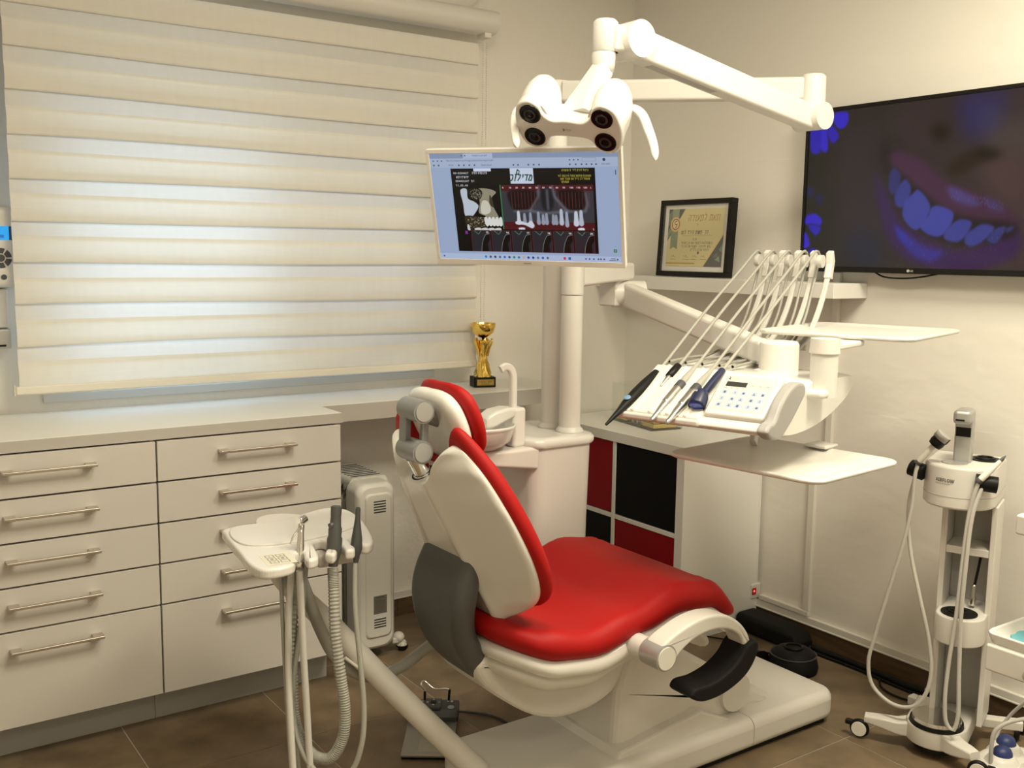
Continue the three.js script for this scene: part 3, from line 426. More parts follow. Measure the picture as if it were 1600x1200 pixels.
// ---------- dental chair ----------
{
  const zc = -2.08, t = thing('dental_chair', 'red upholstered dental chair with glossy white shell and base', 'dental chair', [1.98, 0, zc]);
  // base in two covers that meet at a seam
  const sec = (x, hw, top) => { const o = rrect(2 * hw, top - 0.014, 0.028, 5); return o.map(([a, b]) => V(x, 0.014 + (top - 0.014) / 2 + b, zc + a)); };
  const rowX = (x0, x1, rs, re) => { const o = []; for (let i = 0; i <= 16; i++) { const u = i / 16, x = lerp(x0, x1, u); let k = 0; if (rs && x - x0 < rs) k = rs - Math.sqrt(rs * rs - (rs - (x - x0)) ** 2); if (re && x1 - x < re) k = re - Math.sqrt(re * re - (re - (x1 - x)) ** 2); o.push([x, k]); } return o; };
  const dense = (x0, x1, rs, re) => { const a = [x0, x0 + 0.002, x0 + 0.006, x0 + 0.014, x0 + 0.028, x0 + 0.05, lerp(x0, x1, 0.35), lerp(x0, x1, 0.65), x1 - 0.05, x1 - 0.028, x1 - 0.014, x1 - 0.006, x1 - 0.002, x1]; return a.map((x) => { let k = 0; if (rs && x - x0 < rs) k = rs - Math.sqrt(Math.max(0, rs * rs - (rs - (x - x0)) ** 2)); if (re && x1 - x < re) k = Math.max(k, re - Math.sqrt(Math.max(0, re * re - (re - (x1 - x)) ** 2))); return [x, k]; }); };
  W('base_cover', loft(dense(1.365, 2.199, 0.05, 0).map(([x, k]) => sec(x, 0.200 - k, 0.108 - 0.25 * k))), M.shell2, t);
  W('base_cover', loft(dense(2.2015, 2.585, 0, 0.05).map(([x, k]) => sec(x, 0.200 - k, 0.108 - 0.25 * k))), M.shell2, t);
  W('base_plate', bx(1.40, 2.55, 0.0005, 0.0135, zc - 0.18, zc + 0.18, 0.003), M.rubber, t);
  W('lift_housing', at(ext([[1.73, 0.09], [1.74, 0.27], [1.78, 0.37], [1.86, 0.40], [1.97, 0.35], [2.10, 0.27], [2.25, 0.18], [2.36, 0.12], [2.36, 0.09]], 0.25, 0.03, 0, 4), 0, 0, zc), M.shell2, t);
  W('pivot_cover', at(cyl(0.058, 0.062, 0.03, 40).rotateX(Math.PI / 2), 2.185, 0.172, zc + 0.125), M.shell2, t);
  W('side_step', at(ext([[1.70, 0.10], [1.72, 0.125], [2.02, 0.165], [2.16, 0.10]], 0.32, 0.008, 0, 2), 0, 0, zc), M.shell2, t);
  // seat carrier
  W('seat_carrier', at(ext([[1.290, 0.445], [1.318, 0.388], [1.40, 0.317], [1.483, 0.264], [1.55, 0.243], [1.61, 0.238], [1.68, 0.246], [1.745, 0.275], [1.80, 0.352], [1.855, 0.412], [1.85, 0.465], [1.6, 0.44], [1.42, 0.445], [1.33, 0.47]], 0.21, 0.022, 120, 4), 0, 0, zc), M.shell2, t);
  // seat
  const hw = 0.275, half = [[1.30, 0.0], [1.302, 0.09], [1.315, 0.16], [1.345, 0.215], [1.395, 0.253], [1.46, 0.270], [1.56, hw], [1.68, hw], [1.80, hw], [1.92, hw], [1.99, 0.272], [2.03, 0.255], [2.045, 0.22], [2.05, 0.12], [2.05, 0.0]];
  const full = [...half, ...half.slice(1, -1).reverse().map(([x, a]) => [x, -a])], so = spline2(full, 110);
  const top = piece([[1.30, 0.585], [1.40, 0.556], [1.52, 0.536], [1.66, 0.562], [1.82, 0.606], [1.93, 0.592], [2.05, 0.515]]), bot = piece([[1.30, 0.505], [1.44, 0.472], [1.55, 0.464], [1.70, 0.496], [1.83, 0.522], [1.93, 0.516], [2.05, 0.455]]);
  const dish = (x, a) => top(x) - 0.016 * Math.max(0, 1 - (a / 0.22) ** 2) * Math.max(0, 1 - Math.abs(x - 1.55) / 0.35);
  const put = (x, a, h) => V(x, h, zc + a);
  W('seat_cushion', pillow(so, { c: [1.68, 0], edge: 0.045, top: dish, bot, map: put, rings: 9, arc: 6 }), M.red, t);
  W('seat_shell', pillow(so, { c: [1.68, 0], edge: 0.02, top: (x) => bot(x) + 0.004, bot: (x) => bot(x) - 0.040, map: (x, a, h) => V(1.68 + (x - 1.68) * 0.985, h, zc + a * 0.975) }), M.shell, t);
  W('seat_skirt', pillow(so, { c: [1.68, 0], edge: 0.05, top: (x) => bot(x) - 0.03, bot: (x) => bot(x) - 0.088, map: (x, a, h) => V(1.66 + (x - 1.68) * 0.90, h, zc + a * 0.86) }), M.shell2, t);
  // backrest
  const dx = -0.434, dy = 0.901, nx = 0.901, ny = 0.434;
  const bm = (k = 1, kb = 1) => (a, b, h) => V(1.345 + dx * (0.05 + (b - 0.05) * kb) + nx * h, 0.72 + dy * (0.05 + (b - 0.05) * kb) + ny * h, zc + a * k);
  const bh = [[0, 0.250], [0.045, 0.250], [0.078, 0.268], [0.100, 0.305], [0.128, 0.325], [0.160, 0.312], [0.205, 0.258], [0.245, 0.165], [0.266, 0.055], [0.260, -0.03], [0.232, -0.092], [0.185, -0.134], [0.13, -0.154], [0.07, -0.162], [0, -0.164]];
  const lob = (a, b) => [a, b + 0.026 * Math.exp(-(((Math.abs(a) - 0.128) / 0.05) ** 2)) * (b > 0.2 ? 1 : 0)];
  const bo = spline2([...bh, ...bh.slice(1, -1).reverse().map(([a, b]) => [-a, b])], 130);
  const wid = piece([[-0.165, 0.10], [-0.155, 0.16], [-0.13, 0.215], [-0.09, 0.250], [-0.03, 0.266], [0.055, 0.266], [0.165, 0.245], [0.258, 0.205], [0.312, 0.160]]);
  const rear = (a, b) => { const w = lerp(0.125, 0.060, Math.min(1, Math.max(0, (b + 0.16) / 0.40))), q = Math.max(0, Math.abs(a) - w), W2 = Math.max(wid(b), w + 0.04); return -0.078 + 0.070 * Math.min(1, q / (W2 - w)) - 0.004 * Math.exp(-(((Math.abs(a) - w) / 0.012) ** 2)); };
  W('back_shell', pillow(bo, { c: [0, 0.05], edge: 0.010, top: () => 0.012, bot: rear, map: bm(0.985, 0.985), rings: 26, arc: 4 }), M.shell, t);
  W('back_cushion', pillow(bo.map(([a, b]) => lob(a, b)), { c: [0, 0.05], edge: 0.028, top: (a, b) => 0.048 - 0.02 * Math.max(0, 1 - (a / 0.2) ** 2), bot: () => 0.002, map: bm(1.03, 1.02), rings: 8, arc: 6 }), M.red, t);
  // hinge cover between carrier and back
  const hpth = [[1.292, 0.715], [1.268, 0.655], [1.256, 0.585], [1.268, 0.515], [1.31, 0.445], [1.375, 0.388], [1.43, 0.355]].map(([x, y]) => [x, y, zc]);
  W('hinge_cover', sweep(hpth, (u) => { const w = piece([[0, 0.112], [0.25, 0.122], [0.55, 0.108], [1, 0.044]])(u), h = 0.066; return rrect(2 * w, h, 0.030, 6); }, 36, V(-1, 0.2, 0)), M.grey, t);
  W('hinge_trim', sweep([[1.352, 0.62], [1.335, 0.55], [1.345, 0.48], [1.385, 0.42], [1.44, 0.375]].map(([x, y]) => [x, y, zc + 0.080]), () => rrect(0.020, 0.016, 0.006, 3), 20, V(-1, 0.2, 0)), M.lgrey, t);
  W('hinge_gap_dark', bx(1.40, 1.455, 0.335, 0.40, zc - 0.06, zc + 0.085, 0.006), M.black, t);  // black block put in for the shade of the hinge gap
  // headrest
  const hx = -0.36, hyv = 0.933, mx = 0.933, my = 0.36;
  const hm = (k) => (a, b, h) => V(1.256 + hx * b * k + mx * h, 1.046 + hyv * b * k + my * h, zc + a * k);
  const hh = [[0, 0.098], [0.05, 0.097], [0.09, 0.086], [0.118, 0.058], [0.130, 0.012], [0.126, -0.035], [0.105, -0.078], [0.07, -0.105], [0.03, -0.116], [0, -0.118]];
  const ho = spline2([...hh, ...hh.slice(1, -1).reverse().map(([a, b]) => [-a, b])], 90);
  W('headrest_shell', pillow(ho, { c: [0, -0.005], edge: 0.03, top: () => 0.010, bot: (a, b) => -0.034, map: hm(0.90) }), M.shell, t);
  W('headrest_cushion', pillow(ho, { c: [0, -0.005], edge: 0.026, top: (a) => 0.046 - 0.012 * Math.max(0, 1 - (a / 0.1) ** 2), bot: () => 0.008, map: hm(0.955) }), M.red, t);
  const jz = zc + 0.02;
  for (const [x, y] of [[1.166, 1.080], [1.163, 0.984]]) { const q = W('headrest_joint', at(cyl(0.0275, 0.0275, 0.085, 30).rotateX(Math.PI / 2), x, y, jz), M.hinge, t); W('joint_cap', at(cyl(0.0225, 0.0225, 0.003, 30).rotateX(Math.PI / 2), x, y, jz + 0.043), M.alu, q); }
  W('joint_link', at(ext([[1.143, 0.99], [1.146, 1.07], [1.164, 1.07], [1.160, 0.99]], 0.030, 0.003), 0, 0, jz - 0.027), M.hinge, t); W('joint_link', at(ext([[1.168, 1.0], [1.172, 1.06], [1.188, 1.06], [1.185, 1.0]], 0.016, 0.003), 0, 0, jz + 0.020), M.hinge, t);
  W('shell_socket', bar([1.18, 1.075, jz], [1.235, 1.055, jz], 0.024), M.hinge, t);
  W('headrest_rod', bar([1.175, 0.965, zc], [1.225, 0.875, zc], 0.022), M.chrome, t);
  W('rod_collar', bar([1.199, 0.922, zc], [1.213, 0.897, zc], 0.030), M.black, t);
  // arm rest folded forward
  const az = -1.735;
  W('armrest_pivot', bar([1.663, 0.478, -1.84], [1.663, 0.478, -1.765], 0.030), M.shell2, t);
  const arm = W('armrest', at(ext([[1.650, 0.506], [1.72, 0.541], [1.80, 0.556], [1.865, 0.547], [1.92, 0.517], [1.955, 0.478], [1.966, 0.446], [1.946, 0.446], [1.925, 0.478], [1.88, 0.505], [1.82, 0.514], [1.76, 0.505], [1.715, 0.482], [1.697, 0.468], [1.668, 0.49]], 0.060, 0.007, 120, 3), 0, 0, az), M.shell2, t);
  W('pivot_ring', mg([at(cyl(0.0335, 0.0335, 0.064, 36).rotateX(Math.PI / 2), 1.663, 0.478, az), at(ext([[1.66, 0.508], [1.69, 0.487], [1.715, 0.482], [1.69, 0.462], [1.675, 0.448]], 0.058, 0.003), 0, 0, az)]), M.alu, arm);
  W('pivot_cap', at(cyl(0.0285, 0.0285, 0.004, 36).rotateX(Math.PI / 2), 1.663, 0.478, az + 0.033), M.mat, arm);
  W('armrest_pad', at(ext([[1.972, 0.462], [1.985, 0.45], [1.978, 0.415], [1.945, 0.375], [1.885, 0.347], [1.82, 0.337], [1.775, 0.342], [1.745, 0.362], [1.755, 0.378], [1.81, 0.380], [1.87, 0.394], [1.915, 0.420], [1.943, 0.452]], 0.085, 0.008, 110, 3), 0, 0, az), M.rubber, arm);
}

// ---------- foot switch of the chair ----------
{
  const t = thing('chair_foot_switch', 'dark foot switch with silver tread plate on the floor beside the chair', 'foot switch', [1.47, 0, -2.50], -35);
  P('tread_plate', at(rb(0.150, 0.008, 0.30, 0.002), 0, 0.012, 0.0), std(0.46, 0.45, 0.42, 0.35, 0.85), t);
  P('tread_recess', at(rb(0.080, 0.002, 0.17, 0.001), 0.012, 0.0165, 0.045), std(0.50, 0.50, 0.44, 0.4, 0.8), t);
  P('base_plate', at(rb(0.146, 0.0075, 0.294, 0.002), 0, 0.004, 0), M.black, t);
  const h = P('head', ext([[-0.115, 0.016], [-0.04, 0.016], [-0.040, 0.030], [-0.06, 0.046], [-0.115, 0.052]], 0.158, 0.004), M.darkgrey, t, [0, 0, -0.02]); h.geometry.rotateY(-Math.PI / 2);
  P('cross_pad', at(rb(0.050, 0.012, 0.062, 0.004), 0.0, 0.052, -0.105), M.darkgrey, t);
  const ar = []; for (let k = 0; k < 4; k++) { const g = new THREE.ConeGeometry(0.006, 0.006, 3); g.rotateX(-Math.PI / 2); g.translate(0, 0, -0.019); g.rotateY(k * Math.PI / 2); ar.push(at(g.scale(1, 0.15, 1), 0, 0.0585, -0.105)); }
  P('arrow_marks', mg(ar), M.paper, t); P('centre_key', at(rb(0.018, 0.003, 0.018, 0.002), 0, 0.0590, -0.105), M.black, t);
  const bt = std(0.28, 0.32, 0.40, 0.35);
  P('round_key', at(lathe([[0, 0.004], [0.006, 0.0038], [0.010, 0.002], [0.0115, 0]], 24).rotateX(0.12), -0.052, 0.046, -0.095), bt, t); P('round_key', at(lathe([[0, 0.004], [0.006, 0.0038], [0.010, 0.002], [0.0115, 0]], 24).rotateX(0.12), 0.055, 0.046, -0.095), bt, t);
  const tx = canvas(512, 128, (g) => { g.fillStyle = '#e8e4d8'; g.font = 'bold 60px sans-serif'; g.fillText('1', 60, 84); g.fillText('>', 100, 84); g.fillText('>', 390, 84); g.fillText('2', 430, 84); });
  P('key_marks', new THREE.PlaneGeometry(0.14, 0.026).rotateX(-Math.PI / 2 + 0.1), decal(1, 1, tx), t, [0.004, 0.0528, -0.122]);
  P('carry_hook', tube([[-0.03, 0.05, -0.135], [-0.03, 0.08, -0.142], [-0.042, 0.098, -0.142], [-0.035, 0.102, -0.16], [0.0, 0.082, -0.15], [0.035, 0.085, -0.145], [0.048, 0.085, -0.14]], 0.0035, 40, 8), M.chrome, t);
  P('hook_leg', bar([-0.03, 0.04, -0.134], [-0.03, 0.078, -0.14], 0.004), M.black, t); P('hook_leg', bar([0.045, 0.04, -0.134], [0.048, 0.085, -0.14], 0.004), M.black, t);
  const c = thing('foot_switch_cable', 'thin dark cable curving from the chair foot switch to the chair base', 'cable', [1.66, 0, -2.45]);
  W('cord', tube([[1.565, 0.012, -2.60], [1.64, 0.006, -2.565], [1.70, 0.005, -2.48], [1.70, 0.005, -2.38], [1.66, 0.005, -2.30]], 0.004, 40, 6), M.darkgrey, c);
}

// ---------- water unit with columns ----------
{
  const t = thing('water_unit', 'white spittoon unit with round bowl and two tall columns', 'dental unit', [1.96, 0, -2.66]);
  const loop = (x0, x1, z0, z1, r, y) => rrect(x1 - x0, z1 - z0, r, 6).map(([a, b]) => V((x0 + x1) / 2 + a, y, (z0 + z1) / 2 - b));
  W('cabinet', loft([loop(1.85, 2.075, -2.81, -2.505, 0.045, 0), loop(1.845, 2.08, -2.815, -2.50, 0.045, 0.60), loop(1.84, 2.085, -2.82, -2.497, 0.045, 0.842)]), M.unit, t);
  W('lid', loft([loop(1.832, 2.092, -2.825, -2.49, 0.05, 0.8425), loop(1.828, 2.096, -2.828, -2.486, 0.05, 0.850), loop(1.828, 2.096, -2.828, -2.486, 0.05, 0.864), loop(1.835, 2.089, -2.822, -2.493, 0.05, 0.872), loop(1.86, 2.065, -2.80, -2.515, 0.04, 0.8735)]), M.shell, t);
  const col = (x, z, y1, r, n) => W(n, at(lathe([[r + 0.010, 0.874], [r + 0.010, 0.880], [r + 0.002, 0.889], [r, 0.892], [r, y1], [0, y1]], 40), x, 0, z), M.shell2, t);
  col(2.03, -2.565, 1.318, 0.035, 'column'); col(2.03, -2.665, 1.924, 0.035, 'column');
  W('column_head', at(cyl(0.0365, 0.0365, 0.125, 40), 2.03, 1.383, -2.565), M.shell2, t);
  W('swing_beam', sweep([[2.05, 1.387, -2.572], [2.35, 1.393, -2.672]], (u) => rrect(0.066, lerp(0.085, 0.06, u), 0.012, 4), 4), M.shell2, t);
  // bowl arm, bowl, cup filler
  W('bowl_arm', sweep([[1.86, 0.812, -2.555], [1.74, 0.818, -2.562], [1.60, 0.826, -2.585]], (u) => rrect(lerp(0.11, 0.08, u), lerp(0.075, 0.035, u), 0.012, 4), 10), M.unit, t);
  W('bowl_pedestal', bx(1.785, 1.835, 0.845, 0.972, -2.595, -2.535, 0.012), M.shell, t);
  const bc = [1.680, -2.585];
  W('bowl', at(lathe([[0.03, 0.848], [0.075, 0.852], [0.106, 0.876], [0.118, 0.915], [0.122, 0.918], [0.1235, 0.924], [0.120, 0.927], [0.114, 0.923], [0.100, 0.893], [0.06, 0.872], [0.0, 0.866]], 48), bc[0], 0, bc[1]), M.shell, t);
  W('bowl_drain', at(cyl(0.018, 0.018, 0.003, 24), bc[0], 0.867, bc[1]), M.chrome, t);
  W('filler_head', loft([[1.80, 0.945, 0.972, 0.055], [1.765, 0.935, 0.975, 0.065], [1.72, 0.918, 0.968, 0.068], [1.695, 0.912, 0.955, 0.06], [1.688, 0.915, 0.945, 0.05]].map(([x, y0, y1, w]) => rrect(w, y1 - y0, 0.010, 4).map(([a, b]) => V(x, (y0 + y1) / 2 + b, -2.565 + a)))), M.shell, t);
  W('filler_spout', sweep([[1.800, 0.965, -2.562], [1.800, 1.03, -2.562], [1.798, 1.075, -2.562], [1.785, 1.096, -2.562], [1.765, 1.100, -2.562], [1.752, 1.092, -2.562]], (u) => rrect(lerp(0.022, 0.026, u), lerp(0.024, 0.014, u), 0.007, 4), 26, V(0, 0, 1)), M.shell, t);
}

// ---------- operating light ----------
{
  const t = thing('operating_light', 'white dental operating light with four lenses on a jointed arm', 'operating light', [2.03, 2.03, -2.665]);
  const box = (w, h, r) => () => rrect(w, h, r, 4);
  W('lower_arm', mg([sweep([[2.03, 1.962, -2.63], [2.515, 1.952, -2.06]], box(0.05, 0.066, 0.010), 2), at(cyl(0.046, 0.046, 0.07, 36), 2.03, 1.962, -2.665)]), M.shell2, t);
  W('elbow', mg([at(lathe([[0, 1.993], [0.030, 1.993], [0.037, 1.986], [0.038, 1.90], [0.0375, 1.845], [0.030, 1.832], [0, 1.832]], 36), 2.525, 0, -2.048), bar([2.525, 1.868, -2.098], [2.525, 1.868, -1.998], 0.040)]), M.shell2, t);
  W('upper_arm', sweep([[2.51, 1.866, -2.05], [1.76, 1.985, -2.012]], (u) => rrect(0.058, lerp(0.070, 0.078, u), 0.010, 4), 2), M.shell2, t);
  W('arm_underside', sweep([[2.42, 1.8475, -2.046], [1.83, 1.936, -2.016]], () => rrect(0.030, 0.004, 0.0015, 2), 2), M.lgrey, t);
  W('arm_joint', mg([at(lathe([[0, 2.036], [0.026, 2.035], [0.032, 2.028], [0.033, 1.955], [0, 1.955]], 36), 1.698, 0, -2.034), bar([1.762, 1.988, -2.062], [1.762, 1.988, -1.966], 0.046, 0.046, 36), bx(1.70, 1.765, 1.955, 2.02, -2.06, -1.99, 0.008)]), M.shell, t);
  W('swivel', at(lathe([[0.0305, 1.954], [0.0315, 1.944], [0.029, 1.925], [0.026, 1.905], [0, 1.900]], 32), 1.694, 0, -2.033), M.shell, t);
  W('neck', sweep([[1.584, 1.785, -2.008], [1.612, 1.820, -2.016], [1.650, 1.862, -2.028], [1.690, 1.912, -2.033]], (u) => rrect(lerp(0.105, 0.052, u), lerp(0.04, 0.05, u), 0.016, 5), 14, V(-0.78, 0.55, 0.1)), M.shell, t);
  // head: +z is where the light points
  const hh = [[0, 0.020], [0.040, 0.018], [0.060, 0.034], [0.070, 0.060], [0.0925, 0.073], [0.122, 0.060], [0.136, 0.022], [0.136, -0.026], [0.122, -0.062], [0.096, -0.074], [0.068, -0.062], [0.052, -0.036], [0, -0.030]];
  const ol = spline2([...hh, ...hh.slice(1, -1).reverse().map(([a, b]) => [-a, b])], 110);
  const fp = ext(ol, 0.032, 0.006, 0, 3); fp.translate(0, 0, -0.016);
  const head = P('lamp_head', fp, M.shell, t, [1.556 - 2.03, 1.755 - 2.03, -1.998 + 2.665]); head.rotation.set(46 * D2R, -63.3 * D2R, -8.5 * D2R, 'YXZ');
  for (const s of [-1, 1]) {
    P('housing', loft([[-0.012, 0.044, 0.069, 0], [-0.05, 0.050, 0.070, 0.004], [-0.085, 0.049, 0.063, 0.010], [-0.112, 0.041, 0.050, 0.016], [-0.130, 0.027, 0.033, 0.020], [-0.138, 0.010, 0.012, 0.022]].map(([z, rx, ry, cy]) => ring2(1, 40).map(([c, d]) => V(s * 0.0925 + rx * c, cy + ry * d, z))).reverse()), M.shell, head);
    for (const v of [-1, 1]) {
      const l = P('lens', at(lathe([[0.0275, 0.0], [0.0275, 0.0030], [0.0262, 0.0034], [0.024, 0.0018], [0.012, 0.0036], [0, 0.0045]], 36).rotateX(Math.PI / 2), s * 0.0925, v * 0.035, -0.001), M.lens, head);
      P('reflector', at(new THREE.TorusGeometry(0.013, 0.0025, 8, 28), s * 0.0925, v * 0.035, 0.0032), M.lensIn, l);
    }
  }
  P('bridge', loft([[-0.012, 0.07, 0.045, -0.005], [-0.05, 0.07, 0.05, -0.004], [-0.07, 0.06, 0.03, 0.0]].map(([z, w, h, cy]) => rrect(w * 2, h, 0.012, 4).map(([a, b]) => V(a, cy + b, z))).reverse()), M.shell, head);
  const lg = canvas(256, 64, (g) => { g.fillStyle = '#3c3832'; g.beginPath(); g.moveTo(14, 10); g.lineTo(44, 10); g.lineTo(48, 30); g.lineTo(26, 26); g.closePath(); g.fill(); g.beginPath(); g.moveTo(18, 36); g.lineTo(42, 34); g.lineTo(50, 54); g.lineTo(20, 52); g.closePath(); g.fill(); g.font = '24px sans-serif'; g.fillStyle = '#8c857a'; g.fillText('Dentsply', 66, 27); g.fillText('Sirona', 66, 54); });
  P('maker_mark', new THREE.PlaneGeometry(0.040, 0.010), decal(1, 1, lg), head, [0.004, -0.006, 0.0004]);
  for (const pts of [[[1.719, 1.808, -1.985], [1.708, 1.806, -1.93], [1.703, 1.788, -1.893], [1.698, 1.748, -1.862], [1.696, 1.708, -1.840], [1.690, 1.674, -1.826]], [[1.54, 1.826, -2.13], [1.510, 1.808, -2.145], [1.494, 1.778, -2.136], [1.482, 1.740, -2.114], [1.472, 1.709, -2.092]]])
    W('handle', sweep(pts, (u) => { const e = u > 0.88 ? Math.sqrt(Math.max(0.03, 1 - ((u - 0.88) / 0.12) ** 2)) : 1; return rrect((0.016 + 0.006 * Math.sin(u * 3)) * e, lerp(0.022, 0.015, u) * e, 0.0055 * e, 4); }, 40, V(-0.6, 0.1, 0.8)), M.shell, t);
}

// ---------- monitor ----------
{
  const t = thing('monitor', 'white-framed monitor showing dental scan images on the column', 'monitor', [2.03, 1.60, -2.665]);
  W('swing_arm', mg([sweep([[2.03, 1.605, -2.665], [1.86, 1.605, -2.50], [1.71, 1.60, -2.335]], () => rrect(0.05, 0.05, 0.012, 4), 10), at(cyl(0.045, 0.045, 0.06, 32), 2.03, 1.605, -2.665)]), M.shell2, t);
  const d = P('housing', mg([at(rb(0.553, 0.327, 0.016, 0.005, 3), 0, -0.002, -0.009), at(rb(0.40, 0.22, 0.03, 0.012, 3), 0, -0.005, -0.028), at(rb(0.10, 0.10, 0.05, 0.008), 0, 0, -0.06)]), M.shell2, t, [1.621 - 2.03, 1.573 - 1.60, -2.265 + 2.665]);
  d.rotation.set(17.64 * D2R, -54.77 * D2R, -0.46 * D2R, 'YXZ');
  const scr = canvas(1060, 598, (g, w, h) => {
    g.fillStyle = '#98a8c6'; g.fillRect(0, 0, w, h); g.fillStyle = '#8493b0'; g.fillRect(0, 0, w, 28); g.fillStyle = '#aab6cf'; g.fillRect(200, 2, 170, 26); g.fillStyle = '#a3b0ca'; g.fillRect(0, 28, w, 50);
    g.fillStyle = '#4f5a74'; const dots = (y, xs, r = 4) => xs.forEach((x) => { g.beginPath(); g.arc(x, y, r, 0, 7); g.fill(); });
    dots(14, [190, 210]); dots(42, [20, 46, 70, 800, 822, 846]); dots(66, [22, 50, 170, 200, 232, 262, 486, 512, 570, 600, 630, 800, 832, 864, 890, 918, 942], 5);
    g.font = '12px sans-serif'; g.fillText('Patient scan.pdf', 252, 18); g.fillText('file:///C:/Users/scan/images/panoramic/export.pdf', 98, 45); g.fillText('Draw', 110, 69); g.fillText('Read aloud', 300, 70); g.strokeStyle = '#5a6580'; g.strokeRect(868, 32, 74, 18); g.fillText('Edit with', 970, 69);
    g.beginPath(); g.arc(985, 42, 8, 0, 7); g.fillStyle = '#36405c'; g.fill();
    const X0b = 118, X1b = 934, Y0b = 84, Y1b = 552;
    g.fillStyle = '#07070a'; g.fillRect(X0b, Y0b, X1b - X0b, Y1b - Y0b);
    g.fillStyle = '#c9d2e4'; g.fillRect(252, 84, 102, 16);
    g.fillStyle = '#d6dae6'; g.font = 'bold 15px monospace'; g.fillText('09-8334427', 132, 114); heb(g, 'tynvplt ltyt', 330, 104, 10, '#d6dae6', 2); heb(g, 'ytysrp hqs', 222, 126, 10, '#d6dae6', 2); g.fillText('304402247', 140, 158); heb(g, 'z t', 252, 148, 10, '#d6dae6', 2); g.fillText('11.05.49', 140, 182);
    heb(g, 'nykvl dvrp lydgh symaym', 900, 92, 9, '#b3a83a', 2); heb(g, 'tmvmnt tvlmt btvl hyrbtv lay', 912, 122, 9, '#b3a83a', 2); heb(g, 'symhl lk nyyd at htkd tvm', 906, 138, 9, '#b3a83a', 2); heb(g, 'tmtvqh', 790, 154, 9, '#b3a83a', 2);
    // clinic logo
    g.fillStyle = '#c3cde0'; g.fillRect(462, 84, 132, 84); heb(g, 'mdylyk', 586, 120, 30, '#1f4034', 6, 0.3); g.strokeStyle = '#1f4034'; g.lineWidth = 6; g.beginPath(); g.moveTo(486, 152); g.lineTo(506, 92); g.lineTo(516, 100); g.moveTo(492, 118); g.lineTo(512, 116); g.stroke();
    // bone render
    blob(g, [[166, 200], [200, 196], [205, 250], [240, 268], [262, 290], [240, 330], [215, 352], [180, 350], [172, 280]], '#b6c0cc');
    blob(g, [[262, 200], [330, 196], [372, 215], [345, 245], [352, 300], [372, 345], [385, 400], [330, 395], [300, 350], [262, 330], [272, 270]], '#8d8873');
    blob(g, [[290, 262], [318, 265], [332, 320], [300, 340], [275, 330]], '#c6c3b4'); blob(g, [[335, 230], [348, 260], [350, 300], [330, 280]], '#3c3626');
    blob(g, [[212, 198], [275, 196], [292, 216], [278, 250], [250, 262], [220, 248]], '#15140f');
    for (let i = 0; i < 240; i++) { const a = rnd() * 7, r = 34 * Math.sqrt(rnd()); g.fillStyle = rnd() < 0.5 ? '#8d8a78' : '#1c1a12'; g.fillRect(250 + r * Math.cos(a), 224 + r * 0.85 * Math.sin(a), 4, 3); }
    blob(g, [[176, 352], [240, 350], [300, 365], [300, 400], [240, 420], [185, 412]], '#2d2719'); for (let i = 0; i < 170; i++) { g.fillStyle = rnd() < 0.4 ? '#a39b83' : '#3a3222'; g.fillRect(184 + 120 * rnd(), 354 + 56 * rnd(), 6, 3); }
    for (let i = 0; i < 5; i++) { blob(g, [[290 + i * 22, 360], [302 + i * 22, 352], [316 + i * 20, 396], [306 + i * 20, 406], [296 + i * 20, 400]], '#d6d6d2'); } for (let i = 0; i < 4; i++) blob(g, [[226 + i * 40, 420], [262 + i * 40, 416], [264 + i * 40, 428], [228 + i * 40, 430]], '#c8c8c4');
    blob(g, [[186, 398], [192, 396], [200, 430], [186, 428]], '#c4c6c8');
    // panoramic
    const px = 396, py = 174, pw = 524, ph = 248; g.save(); g.beginPath(); g.rect(px, py, pw, ph); g.clip(); g.fillStyle = '#33343c'; g.fillRect(px, py, pw, ph); g.fillStyle = '#4a141c'; g.fillRect(px, py, pw, 34); g.fillStyle = '#4a1119'; g.fillRect(px, py + ph - 42, pw, 42);
    g.filter = 'blur(6px)'; blob(g, [[440, 216], [600, 212], [612, 250], [560, 310], [470, 312], [446, 270]], '#15080c'); blob(g, [[720, 212], [870, 216], [866, 300], [800, 316], [750, 280]], '#15080c'); blob(g, [[636, 196], [690, 196], [690, 300], [664, 324], [636, 300]], '#17171f');
    g.strokeStyle = '#74767e'; g.lineWidth = 9; for (const q of [[[618, 178], [612, 240], [560, 316]], [[694, 178], [704, 240], [770, 318]], [[470, 320], [560, 316], [640, 330], [700, 326], [780, 318], [860, 318]], [[876, 220], [884, 280], [870, 320]], [[664, 200], [664, 310]]]) { g.beginPath(); q.forEach((p, i) => (i ? g.lineTo(...p) : g.moveTo(...p))); g.stroke(); }
    g.filter = 'none'; g.strokeStyle = 'rgba(140,60,70,0.75)'; g.lineWidth = 2; for (let x = 460; x < 900; x += 19) if (x < 604 || x > 720) { g.beginPath(); g.moveTo(x, 214); g.lineTo(x, 300); g.stroke(); }
    g.filter = 'blur(1.5px)'; const tooth = (x, y0, y1, w2, c = '#a9b0c2') => blob(g, [[x - w2 * 0.3, y0], [x + w2 * 0.3, y0], [x + w2 * 0.6, (y0 + y1) / 2], [x + w2 * 0.7, y1 - 8], [x, y1], [x - w2 * 0.7, y1 - 8], [x - w2 * 0.6, (y0 + y1) / 2]], c);
